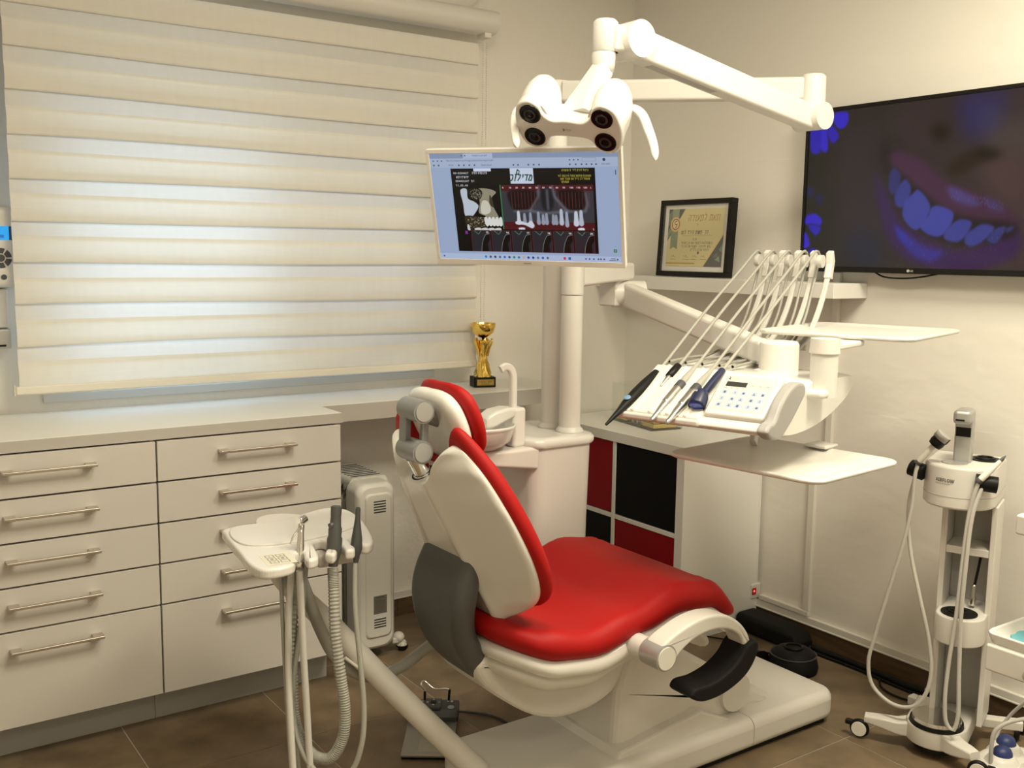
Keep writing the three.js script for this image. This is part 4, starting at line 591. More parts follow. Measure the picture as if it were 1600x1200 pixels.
    tooth(492, 318, 396, 16, '#c6cbd6'); [[526, 330], [560, 326], [606, 322], [632, 336], [652, 330], [690, 336], [706, 338]].forEach(([x, y]) => tooth(x, y, 396, 15, '#8f95a6')); tooth(736, 306, 398, 17, '#b3b9c8'); tooth(766, 322, 408, 15, '#9aa1b4'); tooth(818, 318, 402, 20, '#c2c8d4'); tooth(846, 312, 400, 18, '#b0b6c6');
    blob(g, [[470, 380], [500, 374], [540, 384], [560, 372], [580, 400], [568, 414], [520, 396], [474, 392]], '#c9ced8'); blob(g, [[486, 414], [522, 412], [524, 422], [488, 422]], '#d0d4dc'); blob(g, [[826, 412], [860, 410], [862, 422], [826, 422]], '#d0d4dc');
    g.filter = 'none'; g.fillStyle = '#d8d6da'; g.font = 'bold 13px sans-serif';['R', '10', '20', '30', '40', '50', '60', '70', '80', '90', '100', '110', '120', 'L'].forEach((s, i) => g.fillText(s, 410 + i * 38, 194)); g.restore(); g.strokeStyle = '#2f7a4a'; g.beginPath(); g.moveTo(398, 176); g.lineTo(400, 420); g.stroke(); g.fillStyle = '#e8e8ee'; g.fillText('L', 908, 420);
    g.fillStyle = '#a640c8'; g.font = 'bold 26px serif'; g.fillText('R', 166, 452);
    for (let k = 0; k < 6; k++) { const x = 202 + k * 120; g.save(); g.beginPath(); g.rect(x, 428, 114, 124); g.clip(); g.fillStyle = '#24242b'; g.fillRect(x, 428, 114, 124); blob(g, [[x + 58, 560], [x + 60, 500], [x + 80, 460], [x + 112, 452], [x + 112, 480], [x + 96, 500], [x + 92, 560]], '#050507'); g.strokeStyle = '#7e8486'; g.lineWidth = 3; g.beginPath(); g.moveTo(x + 54, 556); g.quadraticCurveTo(x + 58, 490, x + 86, 454); g.lineTo(x + 110, 448); g.stroke(); g.strokeStyle = '#5d7f74'; g.beginPath(); g.moveTo(x + 20, 432); g.lineTo(x + 44, 452); g.lineTo(x + 62, 430); g.stroke(); g.strokeStyle = '#5a2228'; g.strokeRect(x + 1, 429, 110, 122); g.fillStyle = '#e2e2e6'; g.font = 'bold 15px sans-serif'; g.fillText(String(15 + k), x + 88, 446); g.restore(); }
    g.fillStyle = '#a9b9d6'; g.fillRect(0, 566, w, 32);['#1e78d0', '#44506a', '#3a4254', '#5a6478', '#2a6ad0', '#444c60', '#1f8a78', '#5c6a84', '#c0a878', '#1d4a9a', '#1a3a8a', '#6a7080', '#1f54b0', '#54607c'].forEach((c, i) => { g.fillStyle = c; g.beginPath(); g.arc(278 + i * 28, 582, 7, 0, 7); g.fill(); }); g.fillStyle = '#c23a52'; g.fillRect(733, 575, 14, 14); g.fillStyle = '#1a5aa0'; g.fillRect(761, 575, 14, 14); g.fillStyle = '#4c5872'; dots(582, [24, 860, 880, 904, 930, 944, 962, 1036], 5); g.fillRect(1000, 576, 26, 4); g.fillRect(990, 585, 38, 4); g.fillRect(1042, 96, 5, 26); g.strokeRect(1020, 528, 12, 12);
  });
  P('screen', new THREE.PlaneGeometry(0.531, 0.299), screenMat(scr, 0.92), d, [0, 0, 0.0002]);
  P('bezel_lip', mg([bx(-0.2755, 0.2755, 0.1497, 0.1605, -0.002, 0.003, 0.001), bx(-0.2755, 0.2755, -0.1645, -0.1497, -0.002, 0.003, 0.001), bx(-0.2755, -0.2657, -0.1497, 0.1497, -0.002, 0.003, 0.001), bx(0.2657, 0.2755, -0.1497, 0.1497, -0.002, 0.003, 0.001)]), M.shell2, d);
  const sm = canvas(256, 40, (g) => { g.fillStyle = '#8e887c'; g.font = 'bold 34px sans-serif'; g.fillText('SAMSUNG', 26, 32); });
  P('maker_mark', new THREE.PlaneGeometry(0.036, 0.0056), decal(1, 1, sm), d, [0, -0.1572, 0.0034]);
}

// ---------- delivery unit (instrument table) ----------
const DO = [1.80, 0, -1.75], DT = 17;
{
  const t = thing('delivery_unit', 'white dentist instrument table with keypad and whip arms', 'dental unit', DO, DT);
  const hull = [[-0.044, 1.041], [-0.040, 1.050], [0.05, 1.098], [0.15, 1.146], [0.19, 1.152], [0.34, 1.147], [0.47, 1.136], [0.482, 1.118], [0.44, 1.088], [0.36, 1.060], [0.25, 1.035], [0.12, 1.022], [0.0, 1.026]];
  const hs = spline2(hull, 80), cx = 0.2, cy = 1.09;
  P('body', loft([[-0.228, 0.80], [-0.222, 0.9], [-0.21, 0.965], [-0.19, 0.995], [-0.16, 1], [0, 1], [0.16, 1], [0.185, 0.995], [0.203, 0.965], [0.212, 0.9]].map(([z, k]) => hs.map(([x, y]) => V(cx + (x - cx) * k, cy + (y - cy) * k, z))).reverse()), M.shell, t);
  // silicone instrument mat with ridges between the resting places
  const ang = Math.atan2(0.101, 0.19), onSlope = (g, u, n, z) => { g.rotateZ(ang); return at(g, -0.036 + u * Math.cos(ang) - n * Math.sin(ang), 1.050 + u * Math.sin(ang) + n * Math.cos(ang), z); };
  P('instrument_mat', onSlope(rb(0.218, 0.010, 0.225, 0.005, 3), 0.106, 0.004, -0.103), M.mat, t);
  for (const z of [-0.175, -0.125, -0.075, -0.025]) P('mat_ridge', onSlope(rb(0.216, 0.013, 0.014, 0.006, 3), 0.106, 0.007, z), M.mat, t);
  P('front_rail', at(rb(0.016, 0.018, 0.235, 0.007, 3), -0.046, 1.045, -0.10), M.unit, t);
  // keypad
  const kp = canvas(400, 340, (g) => {
    g.fillStyle = '#d7d2c4'; g.fillRect(0, 0, 400, 340); g.fillStyle = '#2d2b28'; g.beginPath(); g.moveTo(26, 16); g.lineTo(40, 16); g.lineTo(42, 28); g.lineTo(30, 25); g.fill(); g.beginPath(); g.moveTo(28, 32); g.lineTo(40, 30); g.lineTo(44, 44); g.lineTo(28, 42); g.fill();
    g.fillStyle = '#77736b'; g.font = '15px sans-serif'; g.fillText('Dentsply', 52, 28); g.fillText('Sirona', 52, 44); g.fillStyle = '#a3a9bb'; g.font = 'italic 28px sans-serif'; g.fillText('intego', 270, 46);
    g.fillStyle = '#34322f'; g.fillRect(28, 62, 160, 48); g.strokeStyle = '#9a958a'; g.lineWidth = 2;[232, 290, 348].forEach((x) => { g.beginPath(); g.arc(x, 88, 24, 0, 7); g.stroke(); g.fillStyle = '#8f8b82'; g.fillRect(x - 9, 82, 18, 8); });
    g.fillStyle = '#77736b'; for (let i = 0; i < 4; i++) g.fillRect(34 + i * 44, 122, 12, 6);
    for (let r = 0; r < 3; r++) for (let c = 0; c < 5; c++) { const x = 24 + c * 66 + (c > 0 ? 14 : 0) + (c > 2 ? 14 : 0), y = 144 + r * 62; g.fillStyle = '#a9b6cc'; g.fillRect(x, y, 46, 46); g.fillStyle = '#55617c'; const k = (r * 5 + c) % 4; if (k === 0) { g.fillRect(x + 14, y + 12, 18, 22); } else if (k === 1) { g.font = 'bold 26px sans-serif'; g.fillText(String(1 + r), x + 16, y + 32); } else if (k === 2) { g.beginPath(); g.arc(x + 23, y + 23, 10, 0, 7); g.fill(); } else { g.fillRect(x + 12, y + 26, 22, 6); g.fillRect(x + 20, y + 12, 6, 18); } }
  });
  const ka = 40 * D2R, kg = (g) => { g.rotateX(-Math.PI / 2); g.rotateY(-Math.PI / 2); g.rotateZ(ka); return at(g, 0.030, 1.112, 0.100); };
  const pan = P('keypad_panel', kg(at(rb(0.160, 0.148, 0.030, 0.010, 3), -0.004, 0, -0.008)), M.shell, t);
  P('keypad', kg(at(new THREE.PlaneGeometry(0.136, 0.116), -0.002, 0.002, 0.0074)), new THREE.MeshStandardMaterial({ map: kp, roughness: 0.35 }), pan);
  P('grip', at(ext([[-0.150, 1.060], [-0.128, 1.043], [-0.075, 1.036], [-0.03, 1.058], [0.03, 1.100], [0.066, 1.134], [0.058, 1.152], [0.020, 1.160], [-0.025, 1.150], [-0.075, 1.118], [-0.108, 1.082], [-0.135, 1.076]], 0.030, 0.008, 90, 3), 0.045, -0.006, 0.205), M.grip, t);
  // tray post
  P('tray_post', mg([at(cyl(0.033, 0.033, 0.125, 36), 0.200, 1.170, 0.226), bx(0.135, 0.215, 1.106, 1.128, 0.19, 0.25, 0.010)]), M.shell2, t);
  P('post_head', mg([bx(0.20, 0.40, 1.222, 1.238, 0.196, 0.256, 0.006), at(cyl(0.035, 0.037, 0.036, 36), 0.2, 1.234, 0.226)]), M.shell2, t);
  P('post_clip', bx(0.232, 0.25, 1.200, 1.222, 0.215, 0.24, 0.002), M.grey, t);
  // pivot and spring arm
  P('pivot', at(lathe([[0.052, 1.145], [0.052, 1.218], [0.046, 1.226], [0, 1.228]], 36), 0.335, 0, 0.050), M.shell2, t);
  const th = DT * D2R, toL = (x, y, z) => { const a = x - DO[0], c = z - DO[2]; return [a * Math.cos(th) - c * Math.sin(th), y, a * Math.sin(th) + c * Math.cos(th)]; };
  P('spring_arm', sweep([toL(2.335, 1.315, -2.655), [0.335, 1.185, 0.03]], (u) => rrect(0.05, lerp(0.082, 0.066, u), 0.012, 4), 2), M.shell2, t);
  const J = toL(2.33, 1.315, -2.665), J2 = toL(2.365, 1.315, -2.60);
  P('arm_joint', mg([bar([J[0] - 0.035, J[1], J[2] - 0.02], [J[0] + 0.045, J[1], J[2] + 0.06], 0.046, 0.046, 36), at(rb(0.075, 0.088, 0.07, 0.006), J[0] - 0.028, J[1] + 0.003, J[2] - 0.02)]), M.shell2, t);
  // whip arms
  for (const z of [-0.2, -0.15, -0.1, -0.05, 0.0]) {
    const w = P('whip_arm', sweep([[0.17, 1.140, z + 0.012], [0.34, 1.150, z + 0.012], [0.52, 1.178, z + 0.012], [0.63, 1.225, z + 0.012], [0.70, 1.295, z + 0.012], [0.748, 1.375, z + 0.012], [0.766, 1.428, z + 0.012]], (u) => rrect(0.012, 0.016, 0.004, 3), 30, V(0, 0, 1)), M.hoseW, t);
    P('whip_tip', at(ext([[0.745, 1.39], [0.772, 1.385], [0.786, 1.44], [0.772, 1.470], [0.755, 1.462], [0.758, 1.43]], 0.020, 0.003), 0, 0, z + 0.012), M.shell2, w);
    P('roller', at(cyl(0.019, 0.019, 0.014, 24).rotateX(Math.PI / 2), 0.722, 1.438, z + 0.002), M.hoseW, w);
    P('hose_clip', at(rb(0.012, 0.03, 0.022, 0.003), 0.60, 1.195, z + 0.008), M.shell2, w);
  }
  P('tray_carrier', mg([sweep([[0.37, 1.06, -0.04], [0.38, 0.99, -0.03], [0.33, 0.940, -0.01]], () => rrect(0.03, 0.016, 0.004, 3), 10, V(0, 0, 1)), bx(0.16, 0.36, 0.918, 0.9265, -0.03, 0.16, 0.003)]), M.unit, t);
}
// instruments lying on the mat: each with its own hose over a whip arm
{
  const hoseG = (z, x0, y0, r = 0.0042) => tube([[x0, y0, z], [x0 + 0.05, y0 + 0.027, z], [0.40, 1.292, z], [0.62, 1.410, z], [0.695, 1.452, z], [0.722, 1.461, z], [0.744, 1.450, z], [0.748, 1.415, z - 0.006], [0.725, 1.345, z - 0.010], [0.680, 1.262, z - 0.010], [0.60, 1.197, z - 0.008], [0.46, 1.160, z - 0.006], [0.30, 1.158, z - 0.004], [0.19, 1.156, z - 0.002]], r, 90, 8);
  const dir = V(0.90, 0.436, 0).normalize(), along = (p, d) => vec(p).addScaledVector(dir, d);
  const inst = (name, label, z, x0, y0) => { const t = thing(name, label, 'dental instrument', [DO[0], 0.007, DO[2]], DT, 'instruments on the dentist table'); P('hose', hoseG(z, x0, y0), M.hose, t); return t; };
  let t = inst('air_syringe', 'black tapered air water syringe at the far end of the mat', -0.2, 0.12, 1.130), z = -0.2;
  P('body', turned([0.125, 1.132, z], [-0.125, 1.020, z], [[0.007, 0], [0.0115, 0.02], [0.0150, 0.25], [0.0155, 0.42], [0.0130, 0.62], [0.008, 0.75], [0.0035, 0.99], [0, 1]]), M.black, t);
  P('blue_button', at(lathe([[0, 0.003], [0.008, 0.0025], [0.0095, 0]], 20).rotateZ(0.5), -0.030, 1.0800, z + 0.003), std(0.16, 0.28, 0.45, 0.4), t);
  t = inst('hose_coupling', 'short black hose coupling with bare metal tip on the mat', -0.15, 0.145, 1.148); z = -0.15;
  P('sleeve', turned([0.148, 1.150, z], [0.10, 1.127, z], [[0, 0], [0.011, 0.02], [0.0115, 0.5], [0.0105, 1], [0, 1]]), M.black, t);
  P('metal_tip', turned([0.10, 1.127, z], [0.058, 1.106, z], [[0.006, 0], [0.0062, 0.3], [0.0045, 0.32], [0.0045, 0.6], [0.003, 0.62], [0.003, 0.95], [0, 1]]), M.steel, t);
  [[-0.1, 0.13, 1.142, 'steel angled handpiece with dark collar next to the hose coupling'], [-0.05, 0.122, 1.138, 'long straight steel handpiece with dark collar next to the blue-ended lamp']].forEach(([zz, x0, y0, lab], i) => {
    const q = inst('handpiece', lab, zz, x0, y0), e = [-0.072 - 0.014 * i, 1.036, zz], s0 = [x0, y0, zz], a = vec(s0), b = vec(e), m = (u) => a.clone().lerp(b, u);
    P('hose_sleeve', turned(m(-0.25), m(0.26), [[0.0045, 0], [0.0060, 0.3], [0.0100, 0.8], [0.0105, 1]]), M.hose, q);
    P('collar', turned(m(0.25), m(0.37), [[0.0108, 0], [0.0130, 0.1], [0.0130, 0.9], [0.0120, 1]]), M.darkgrey, q);
    P('motor', turned(m(0.37), m(0.66), [[0.0118, 0], [0.0125, 0.05], [0.0125, 0.95], [0.0110, 1]]), M.steel, q);
    P('tip', turned(m(0.66), m(1), i ? [[0.0108, 0], [0.0092, 0.4], [0.0062, 0.85], [0.0055, 0.95], [0, 1]] : [[0.0108, 0], [0.0105, 0.15], [0.0075, 0.6], [0.0058, 0.93], [0, 1]]), M.steel, q);
  });
  z = -0.012; t = inst('curing_lamp', 'navy handled instrument with round blue lens on the mat', z, 0.13, 1.152);
  P('handle', turned([0.132, 1.154, z], [0.020, 1.098, z], [[0.005, 0], [0.009, 0.04], [0.0105, 0.3], [0.0105, 0.9], [0.012, 1]]), M.navy, t);
  const hd = P('head', turned([0.024, 1.110, z], [-0.016, 1.074, z + 0.004], [[0.006, 0], [0.016, 0.1], [0.021, 0.4], [0.0225, 0.9], [0.021, 1], [0.018, 0.95], [0, 0.9]], 32), M.navy, t);
  P('blue_lens', turned([-0.012, 1.078, z + 0.003], [-0.0175, 1.0730, z + 0.0042], [[0.019, 0], [0.017, 0.5], [0.010, 0.85], [0, 1]], 32), M.blueLens, hd);
  const tx = canvas(64, 40, (g) => { g.fillStyle = '#d8d8d8'; g.font = 'bold 34px sans-serif'; g.fillText('10', 8, 34); });
  P('scale_mark', new THREE.PlaneGeometry(0.012, 0.008).rotateX(-Math.PI / 2).rotateY(-Math.PI / 2).rotateZ(0.9), decal(1, 1, tx), hd, [-0.0075, 1.1135, -0.012]);
}
// trays
{
  const tray = (name, label, pos, turn, w, d) => {
    const t = thing(name, label, 'tray', pos, turn, 'instrument trays'); const o = rrect(w, d, 0.045, 7), o2 = (k) => o.map(([a, b]) => [a * (1 - k * 2 / w), b * (1 - k * 2 / d)]);
    const L = (k, y) => o2(k).map(([a, b]) => V(a, y, -b));
    P('plate', loft([L(0.02, 0), L(0.006, 0.001), L(0.001, 0.004), L(0, 0.008), L(0.001, 0.0115), L(0.004, 0.0130), L(0.020, 0.0118), L(0.030, 0.0068), L(0.06, 0.0060)]), M.shell2, t); return t;
  };
  tray('instrument_tray', 'empty white tray on a post above the instrument table', [2.43, 1.2385, -1.762], 17, 0.475, 0.425);
  const t = tray('lower_tray', 'empty white tray under the instrument table keypad', [2.046, 0.927, -1.700], 7, 0.40, 0.455);
  P('clip_tab', bx(0.160, 0.225, 0.0135, 0.023, -0.035, 0.03, 0.004), M.shell2, t);
}

// ---------- assistant unit on its swing arm ----------
{
  const t = thing('assistant_unit', 'white assistant instrument holder on a curved tube arm', 'dental unit', [1.37, 0, -2.14]);
  const o = [[0.842, -2.474], [0.827, -2.421], [0.806, -2.260], [0.792, -2.140], [0.800, -2.092], [0.824, -2.080], [0.874, -2.089], [0.893, -2.120], [0.918, -2.172], [0.932, -2.174], [0.920, -2.130], [0.918, -2.102], [0.940, -2.106], [0.954, -2.130], [0.972, -2.195], [0.985, -2.232], [1.005, -2.242], [1.012, -2.222], [0.990, -2.165], [0.972, -2.128], [0.984, -2.112], [1.002, -2.132], [1.020, -2.178], [1.034, -2.182], [1.028, -2.150], [1.024, -2.126], [1.042, -2.122], [1.054, -2.142], [1.064, -2.172], [1.076, -2.172], [1.074, -2.150], [1.090, -2.140], [1.115, -2.165], [1.159, -2.283], [1.191, -2.414], [1.190, -2.500], [1.150, -2.535], [1.06, -2.505], [0.999, -2.480]]
    .map(([x, z]) => [x, 2.545 - (z + 2.545) * 0.965]);
  const g = ext(o, 0.026, 0.008, 170, 4); g.rotateX(-Math.PI / 2); W('holder_plate', at(g, 0, 0.729, 0), M.shell, t);
  const g2 = ext([[0.86, 2.46], [0.835, 2.30], [0.95, 2.26], [1.14, 2.32], [1.165, 2.45], [1.13, 2.50], [1.0, 2.455]], 0.006, 0.0025, 60, 2); g2.rotateX(-Math.PI / 2); W('top_mat', at(g2, 0, 0.7435, 0), M.shell, t);
  const g3 = ext([[0.945, 2.50], [0.96, 2.56], [1.0, 2.585], [1.06, 2.56], [1.09, 2.50], [1.02, 2.47]], 0.03, 0.006, 50, 3); g3.rotateX(-Math.PI / 2); W('rear_lug', at(g3, 0, 0.718, 0), M.shell, t);
  W('underside_box', bx(0.985, 1.10, 0.680, 0.7155, -2.33, -2.215, 0.010), M.unit, t);
  const kp = canvas(128, 160, (c) => { c.fillStyle = '#ddd7c8'; c.fillRect(0, 0, 128, 160); c.strokeStyle = '#6f695d'; c.lineWidth = 4; c.fillStyle = '#5f594e'; for (let r = 0; r < 3; r++) for (let k = 0; k < 2; k++) { const x = 22 + k * 46, y = 22 + r * 42; c.strokeRect(x, y, 34, 30); c.font = 'bold 18px sans-serif'; if (r === 0) c.fillText(k ? '#' : '1', x + 11, y + 22); else if (r === 1) { c.beginPath(); c.arc(x + 17, y + 15, 7, 0, 7); c.fill(); } else c.fillText(k ? '~' : 'u', x + 11, y + 21); } });
  const kg = new THREE.PlaneGeometry(0.070, 0.088); kg.rotateX(-Math.PI / 2); kg.rotateY(-0.12); W('keypad', at(kg, 0.860, 0.7423, -2.160), new THREE.MeshStandardMaterial({ map: kp, roughness: 0.4 }), t);
  W('swing_tube', sweep([[1.395, 0.075, -2.10], [1.365, 0.110, -2.115], [1.305, 0.182, -2.149], [1.165, 0.352, -2.222], [1.052, 0.498, -2.282], [0.977, 0.586, -2.306], [0.927, 0.645, -2.305], [0.906, 0.685, -2.290], [0.900, 0.712, -2.280]], (u) => ring2(lerp(0.034, 0.024, Math.min(1, u * 1.15)), 18), 44, V(0.3, 0.3, 1)), M.shell2, t);
  const hz = (n, p, r, m = M.hose, seg = 70) => W(n, tube(p, r, seg, 9), m, t);
  hz('supply_hose', [[0.934, 0.702, -2.242], [0.968, 0.615, -2.253], [1.006, 0.516, -2.262], [1.048, 0.430, -2.268], [1.102, 0.372, -2.28], [1.172, 0.334, -2.29], [1.253, 0.346, -2.285], [1.323, 0.390, -2.27], [1.37, 0.43, -2.24]], 0.0155);
  W('hose_tag', bar([1.064, 0.430, -2.238], [1.098, 0.398, -2.232], 0.004), M.paper, t);
  hz('instrument_hose', [[0.907, 0.703, -2.259], [0.907, 0.676, -2.259], [0.901, 0.575, -2.240], [0.896, 0.455, -2.217], [0.892, 0.351, -2.196], [0.888, 0.216, -2.169], [0.89, 0.13, -2.16], [0.91, 0.09, -2.19], [0.93, 0.13, -2.22], [0.925, 0.3, -2.235], [0.92, 0.5, -2.245], [0.925, 0.703, -2.25]], 0.0052);
  W('hose_end', bar([0.907, 0.703, -2.259], [0.907, 0.684, -2.259], 0.008), M.black, t);
  hz('instrument_hose', [[0.924, 0.703, -2.232], [0.909, 0.580, -2.220], [0.898, 0.461, -2.199], [0.891, 0.358, -2.178], [0.886, 0.226, -2.152], [0.885, 0.14, -2.14], [0.90, 0.08, -2.12], [0.92, 0.14, -2.13], [0.925, 0.3, -2.15], [0.922, 0.5, -2.165], [0.918, 0.70, -2.172]], 0.0085, M.hoseW);
  // three instruments held in the slots
  const n1 = thing('polishing_handpiece', 'shiny metal handpiece with bent nozzle in the assistant holder', 'dental instrument', [0.928, 0.694, -2.197], 0, 'instruments in the assistant holder');
  W('body', turned([0.921, 0.702, -2.181], [0.941, 0.801, -2.212], [[0.004, 0], [0.007, 0.05], [0.0105, 0.25], [0.0095, 0.5], [0.0075, 0.8], [0.008, 1], [0, 1]]), M.chrome, n1);
  W('head', mg([bar([0.934, 0.807, -2.208], [0.951, 0.811, -2.216], 0.0115), at(new THREE.TorusGeometry(0.0105, 0.003, 8, 20).rotateY(Math.PI / 2.6), 0.940, 0.808, -2.211)]), M.chrome, n1);
  W('nozzle', tube([[0.939, 0.801, -2.208], [0.926, 0.785, -2.206], [0.915, 0.773, -2.204], [0.909, 0.758, -2.204]], 0.0022, 20, 8), M.chrome, n1);
  const n2 = thing('suction_tip', 'thick dark grey suction nozzle with ribbed hose in the assistant holder', 'dental instrument', [0.987, 0.694, -2.147], 0, 'instruments in the assistant holder');
  W('nozzle', turned([1.002, 0.697, -2.168], [1.022, 0.840, -2.189], [[0.011, 0], [0.012, 0.1], [0.0185, 0.28], [0.0185, 0.46], [0.016, 0.50], [0.0165, 0.62], [0.0140, 0.66], [0.0125, 0.82], [0.0130, 0.84], [0.0135, 0.98], [0.010, 1], [0.008, 0.97], [0, 0.9]]), M.grey, n2);
  W('slide_valve', bar([0.999, 0.795, -2.177], [1.008, 0.798, -2.180], 0.007), M.grey, n2);
  W('ribbed_hose', (() => { const c = [[1.001, 0.694, -2.168], [0.996, 0.651, -2.153], [0.989, 0.544, -2.131], [0.995, 0.436, -2.115], [1.000, 0.359, -2.105], [0.993, 0.287, -2.106], [0.967, 0.239, -2.122], [0.939, 0.243, -2.149], [0.916, 0.286, -2.178], [0.910, 0.330, -2.197], [0.915, 0.419, -2.217], [0.926, 0.541, -2.242], [0.952, 0.694, -2.254]]; return sweep(c, (u) => ring2(0.0132 + 0.0013 * Math.sin(u * 150 * 2 * Math.PI / 1.0), 12), 620, V(0.4, 0.05, 1)); })(), M.hose, n2);
  const n3 = thing('saliva_ejector', 'slim dark grey saliva ejector nozzle at the end of the assistant holder', 'dental instrument', [1.059, 0.694, -2.168], 0, 'instruments in the assistant holder');
  W('nozzle', turned([1.059, 0.699, -2.162], [1.075, 0.831, -2.180], [[0.006, 0], [0.008, 0.1], [0.0145, 0.25], [0.0135, 0.42], [0.0095, 0.62], [0.0065, 0.8], [0.0062, 0.97], [0.0045, 1], [0, 0.96]]), M.grey, n3);
  W('hose', tube([[1.057, 0.697, -2.162], [1.040, 0.600, -2.127], [1.036, 0.462, -2.091], [1.034, 0.353, -2.072], [1.024, 0.282, -2.066], [1.003, 0.219, -2.075], [0.966, 0.185, -2.099], [0.929, 0.219, -2.135], [0.907, 0.277, -2.165], [0.903, 0.349, -2.187], [0.912, 0.423, -2.204], [0.933, 0.513, -2.218], [0.952, 0.619, -2.229], [0.963, 0.697, -2.240]], 0.0068, 110, 9), M.hose, n3);
}

// ---------- prophylaxis tower ----------
{
  const t = thing('polishing_tower', 'white wheeled tower with powder chambers and two hoses by the right wall', 'dental unit', [2.70, 0, -1.60], -68);
  const L = (pts, y) => pts.map(([x, z]) => V(x, y, z));
  const dshape = (r, zb, cx = 0.0, zc = 0.0) => { const o = []; for (let i = 0; i <= 24; i++) { const a = Math.PI * i / 24; o.push([cx + r * Math.cos(a), zc + r * Math.sin(a)]); } o.push([cx - r, zb], [cx + r, zb]); return o.reverse(); };
  const slab = (r, zb, y0, y1, cx, zc, e = 0.004) => loft([L(dshape(r - e, zb + e, cx, zc), y0), L(dshape(r, zb, cx, zc), y0 + e), L(dshape(r, zb, cx, zc), y1 - e), L(dshape(r - e, zb + e, cx, zc), y1)].reverse().reverse());
  P('base', slab(0.086, -0.15, 0.035, 0.088, -0.008, 0.02), M.shell2, t);
  P('scale_plate', at(cyl(0.068, 0.070, 0.010, 44), -0.008, 0.105, 0.03), M.chrome, t); P('scale_ring', at(cyl(0.074, 0.076, 0.012, 44), -0.008, 0.094, 0.03), M.black, t);
  P('base_shadow_disc', at(cyl(0.06, 0.065, 0.02, 30), -0.008, 0.025, 0.02), M.black, t);  // black disc standing in for the shadow under the tower base
  const leg = (s, x1, z1) => { const g = P('leg', sweep(s < 0 ? [[-0.068, 0.062, 0.03], [-0.11, 0.058, 0.045], [x1 * 0.75, 0.064, z1 * 0.9], [x1, 0.066, z1]] : [[0.036, 0.062, 0.078], [0.062, 0.060, 0.098], [0.092, 0.063, 0.118], [x1, 0.066, z1]], (u) => rrect(lerp(0.06, 0.036, u), lerp(0.05, 0.022, u), 0.006, 3), 14), M.shell2, t); P('caster', at(new THREE.TorusGeometry(0.021, 0.0085, 10, 28), x1 + s * 0.012, 0.0305, z1 + 0.008).rotateY(0), M.black, t); P('caster_hub', at(cyl(0.022, 0.022, 0.018, 28).rotateX(Math.PI / 2), x1 + s * 0.012, 0.0305, z1 + 0.010), M.paper, g); P('caster_brake', at(rb(0.022, 0.014, 0.02, 0.004), x1 + s * 0.044, 0.042, z1 + 0.005), M.black, t); };
  leg(-1, -0.205, 0.062); leg(1, 0.115, 0.135);
  for (const s of [-1, 1]) { P('rear_leg', sweep([[0.037 + s * 0.05, 0.06, -0.13], [0.037 + s * 0.12, 0.05, -0.175], [0.037 + s * 0.16, 0.05, -0.19]], () => rrect(0.035, 0.03, 0.005, 3), 8), M.shell2, t); P('caster', at(new THREE.TorusGeometry(0.016, 0.007, 8, 20).rotateY(Math.PI / 2), 0.037 + s * 0.15, 0.0235, -0.185), M.black, t); }
  P('side_panel', bx(-0.040, -0.024, 0.085, 0.748, -0.150, -0.018, 0.003), M.shell2, t); P('side_panel', bx(0.092, 0.108, 0.085, 0.748, -0.150, -0.018, 0.003), M.shell2, t);
  P('back_panel', bx(-0.0235, 0.0915, 0.09, 0.748, -0.150, -0.138, 0.002), M.lgrey, t);
  P('cross_shelf', bx(-0.0235, 0.0915, 0.595, 0.617, -0.137, -0.020, 0.002), M.shell2, t);
  const cup = P('chamber_holder', slab(0.068, -0.137, 0.350, 0.430, 0.034, 0.018), M.shell2, t);
  P('chamber_ring', at(cyl(0.050, 0.050, 0.004, 40), 0.030, 0.4315, 0.018), M.black, cup); P('chamber_seal', at(new THREE.TorusGeometry(0.022, 0.004, 8, 30).rotateX(Math.PI / 2), 0.026, 0.4335, 0.012), M.rubber, cup);
  P('head', slab(0.098, -0.165, 0.750, 0.870, 0.006, 0.0, 0.007), M.shell2, t); P('head_seam', slab(0.0988, -0.1655, 0.7845, 0.7865, 0.006, 0.0, 0.0002), M.lgrey, t);
  P('post_seat', at(cyl(0.036, 0.036, 0.003, 36), -0.010, 0.8715, 0.018), M.alu, t); P('chamber_lid', mg([at(cyl(0.042, 0.042, 0.004, 40), 0.055, 0.872, -0.085), at(new THREE.TorusGeometry(0.024, 0.004, 8, 30).rotateX(Math.PI / 2), 0.055, 0.875, -0.085)]), M.black, t);
  const post = P('control_post', mg([bx(-0.020, 0.028, 0.870, 1.002, -0.045, -0.002, 0.006), bx(-0.020, 0.028, 0.985, 1.026, -0.045, 0.045, 0.012)]), M.alu, t);
  P('status_window', bx(-0.016, 0.024, 0.945, 0.972, -0.0025, 0.0, 0.001), M.black, post); P('front_slot', bx(-0.012, 0.012, 0.996, 1.001, 0.0445, 0.0460, 0.0005), M.black, post);
  const lab = canvas(256, 96, (g) => { g.fillStyle = '#37342f'; g.font = 'bold 50px sans-serif'; g.fillText('AIRFLOW', 4, 52); g.font = '17px sans-serif'; g.fillText('PROPHYLAXIS MASTER', 6, 80); });
  const lp = new THREE.CylinderGeometry(0.0992, 0.0992, 0.026, 16, 1, true, -0.56, 0.62); P('name_label', lp, decal(1, 1, lab), t, [0.006, 0.828, 0]);
  P('hose_holder', bar([-0.085, 0.836, 0.045], [-0.125, 0.846, 0.035], 0.024), M.black, t); P('hose_holder', bar([0.058, 0.838, 0.095], [0.112, 0.833, 0.082], 0.023), M.black, t);
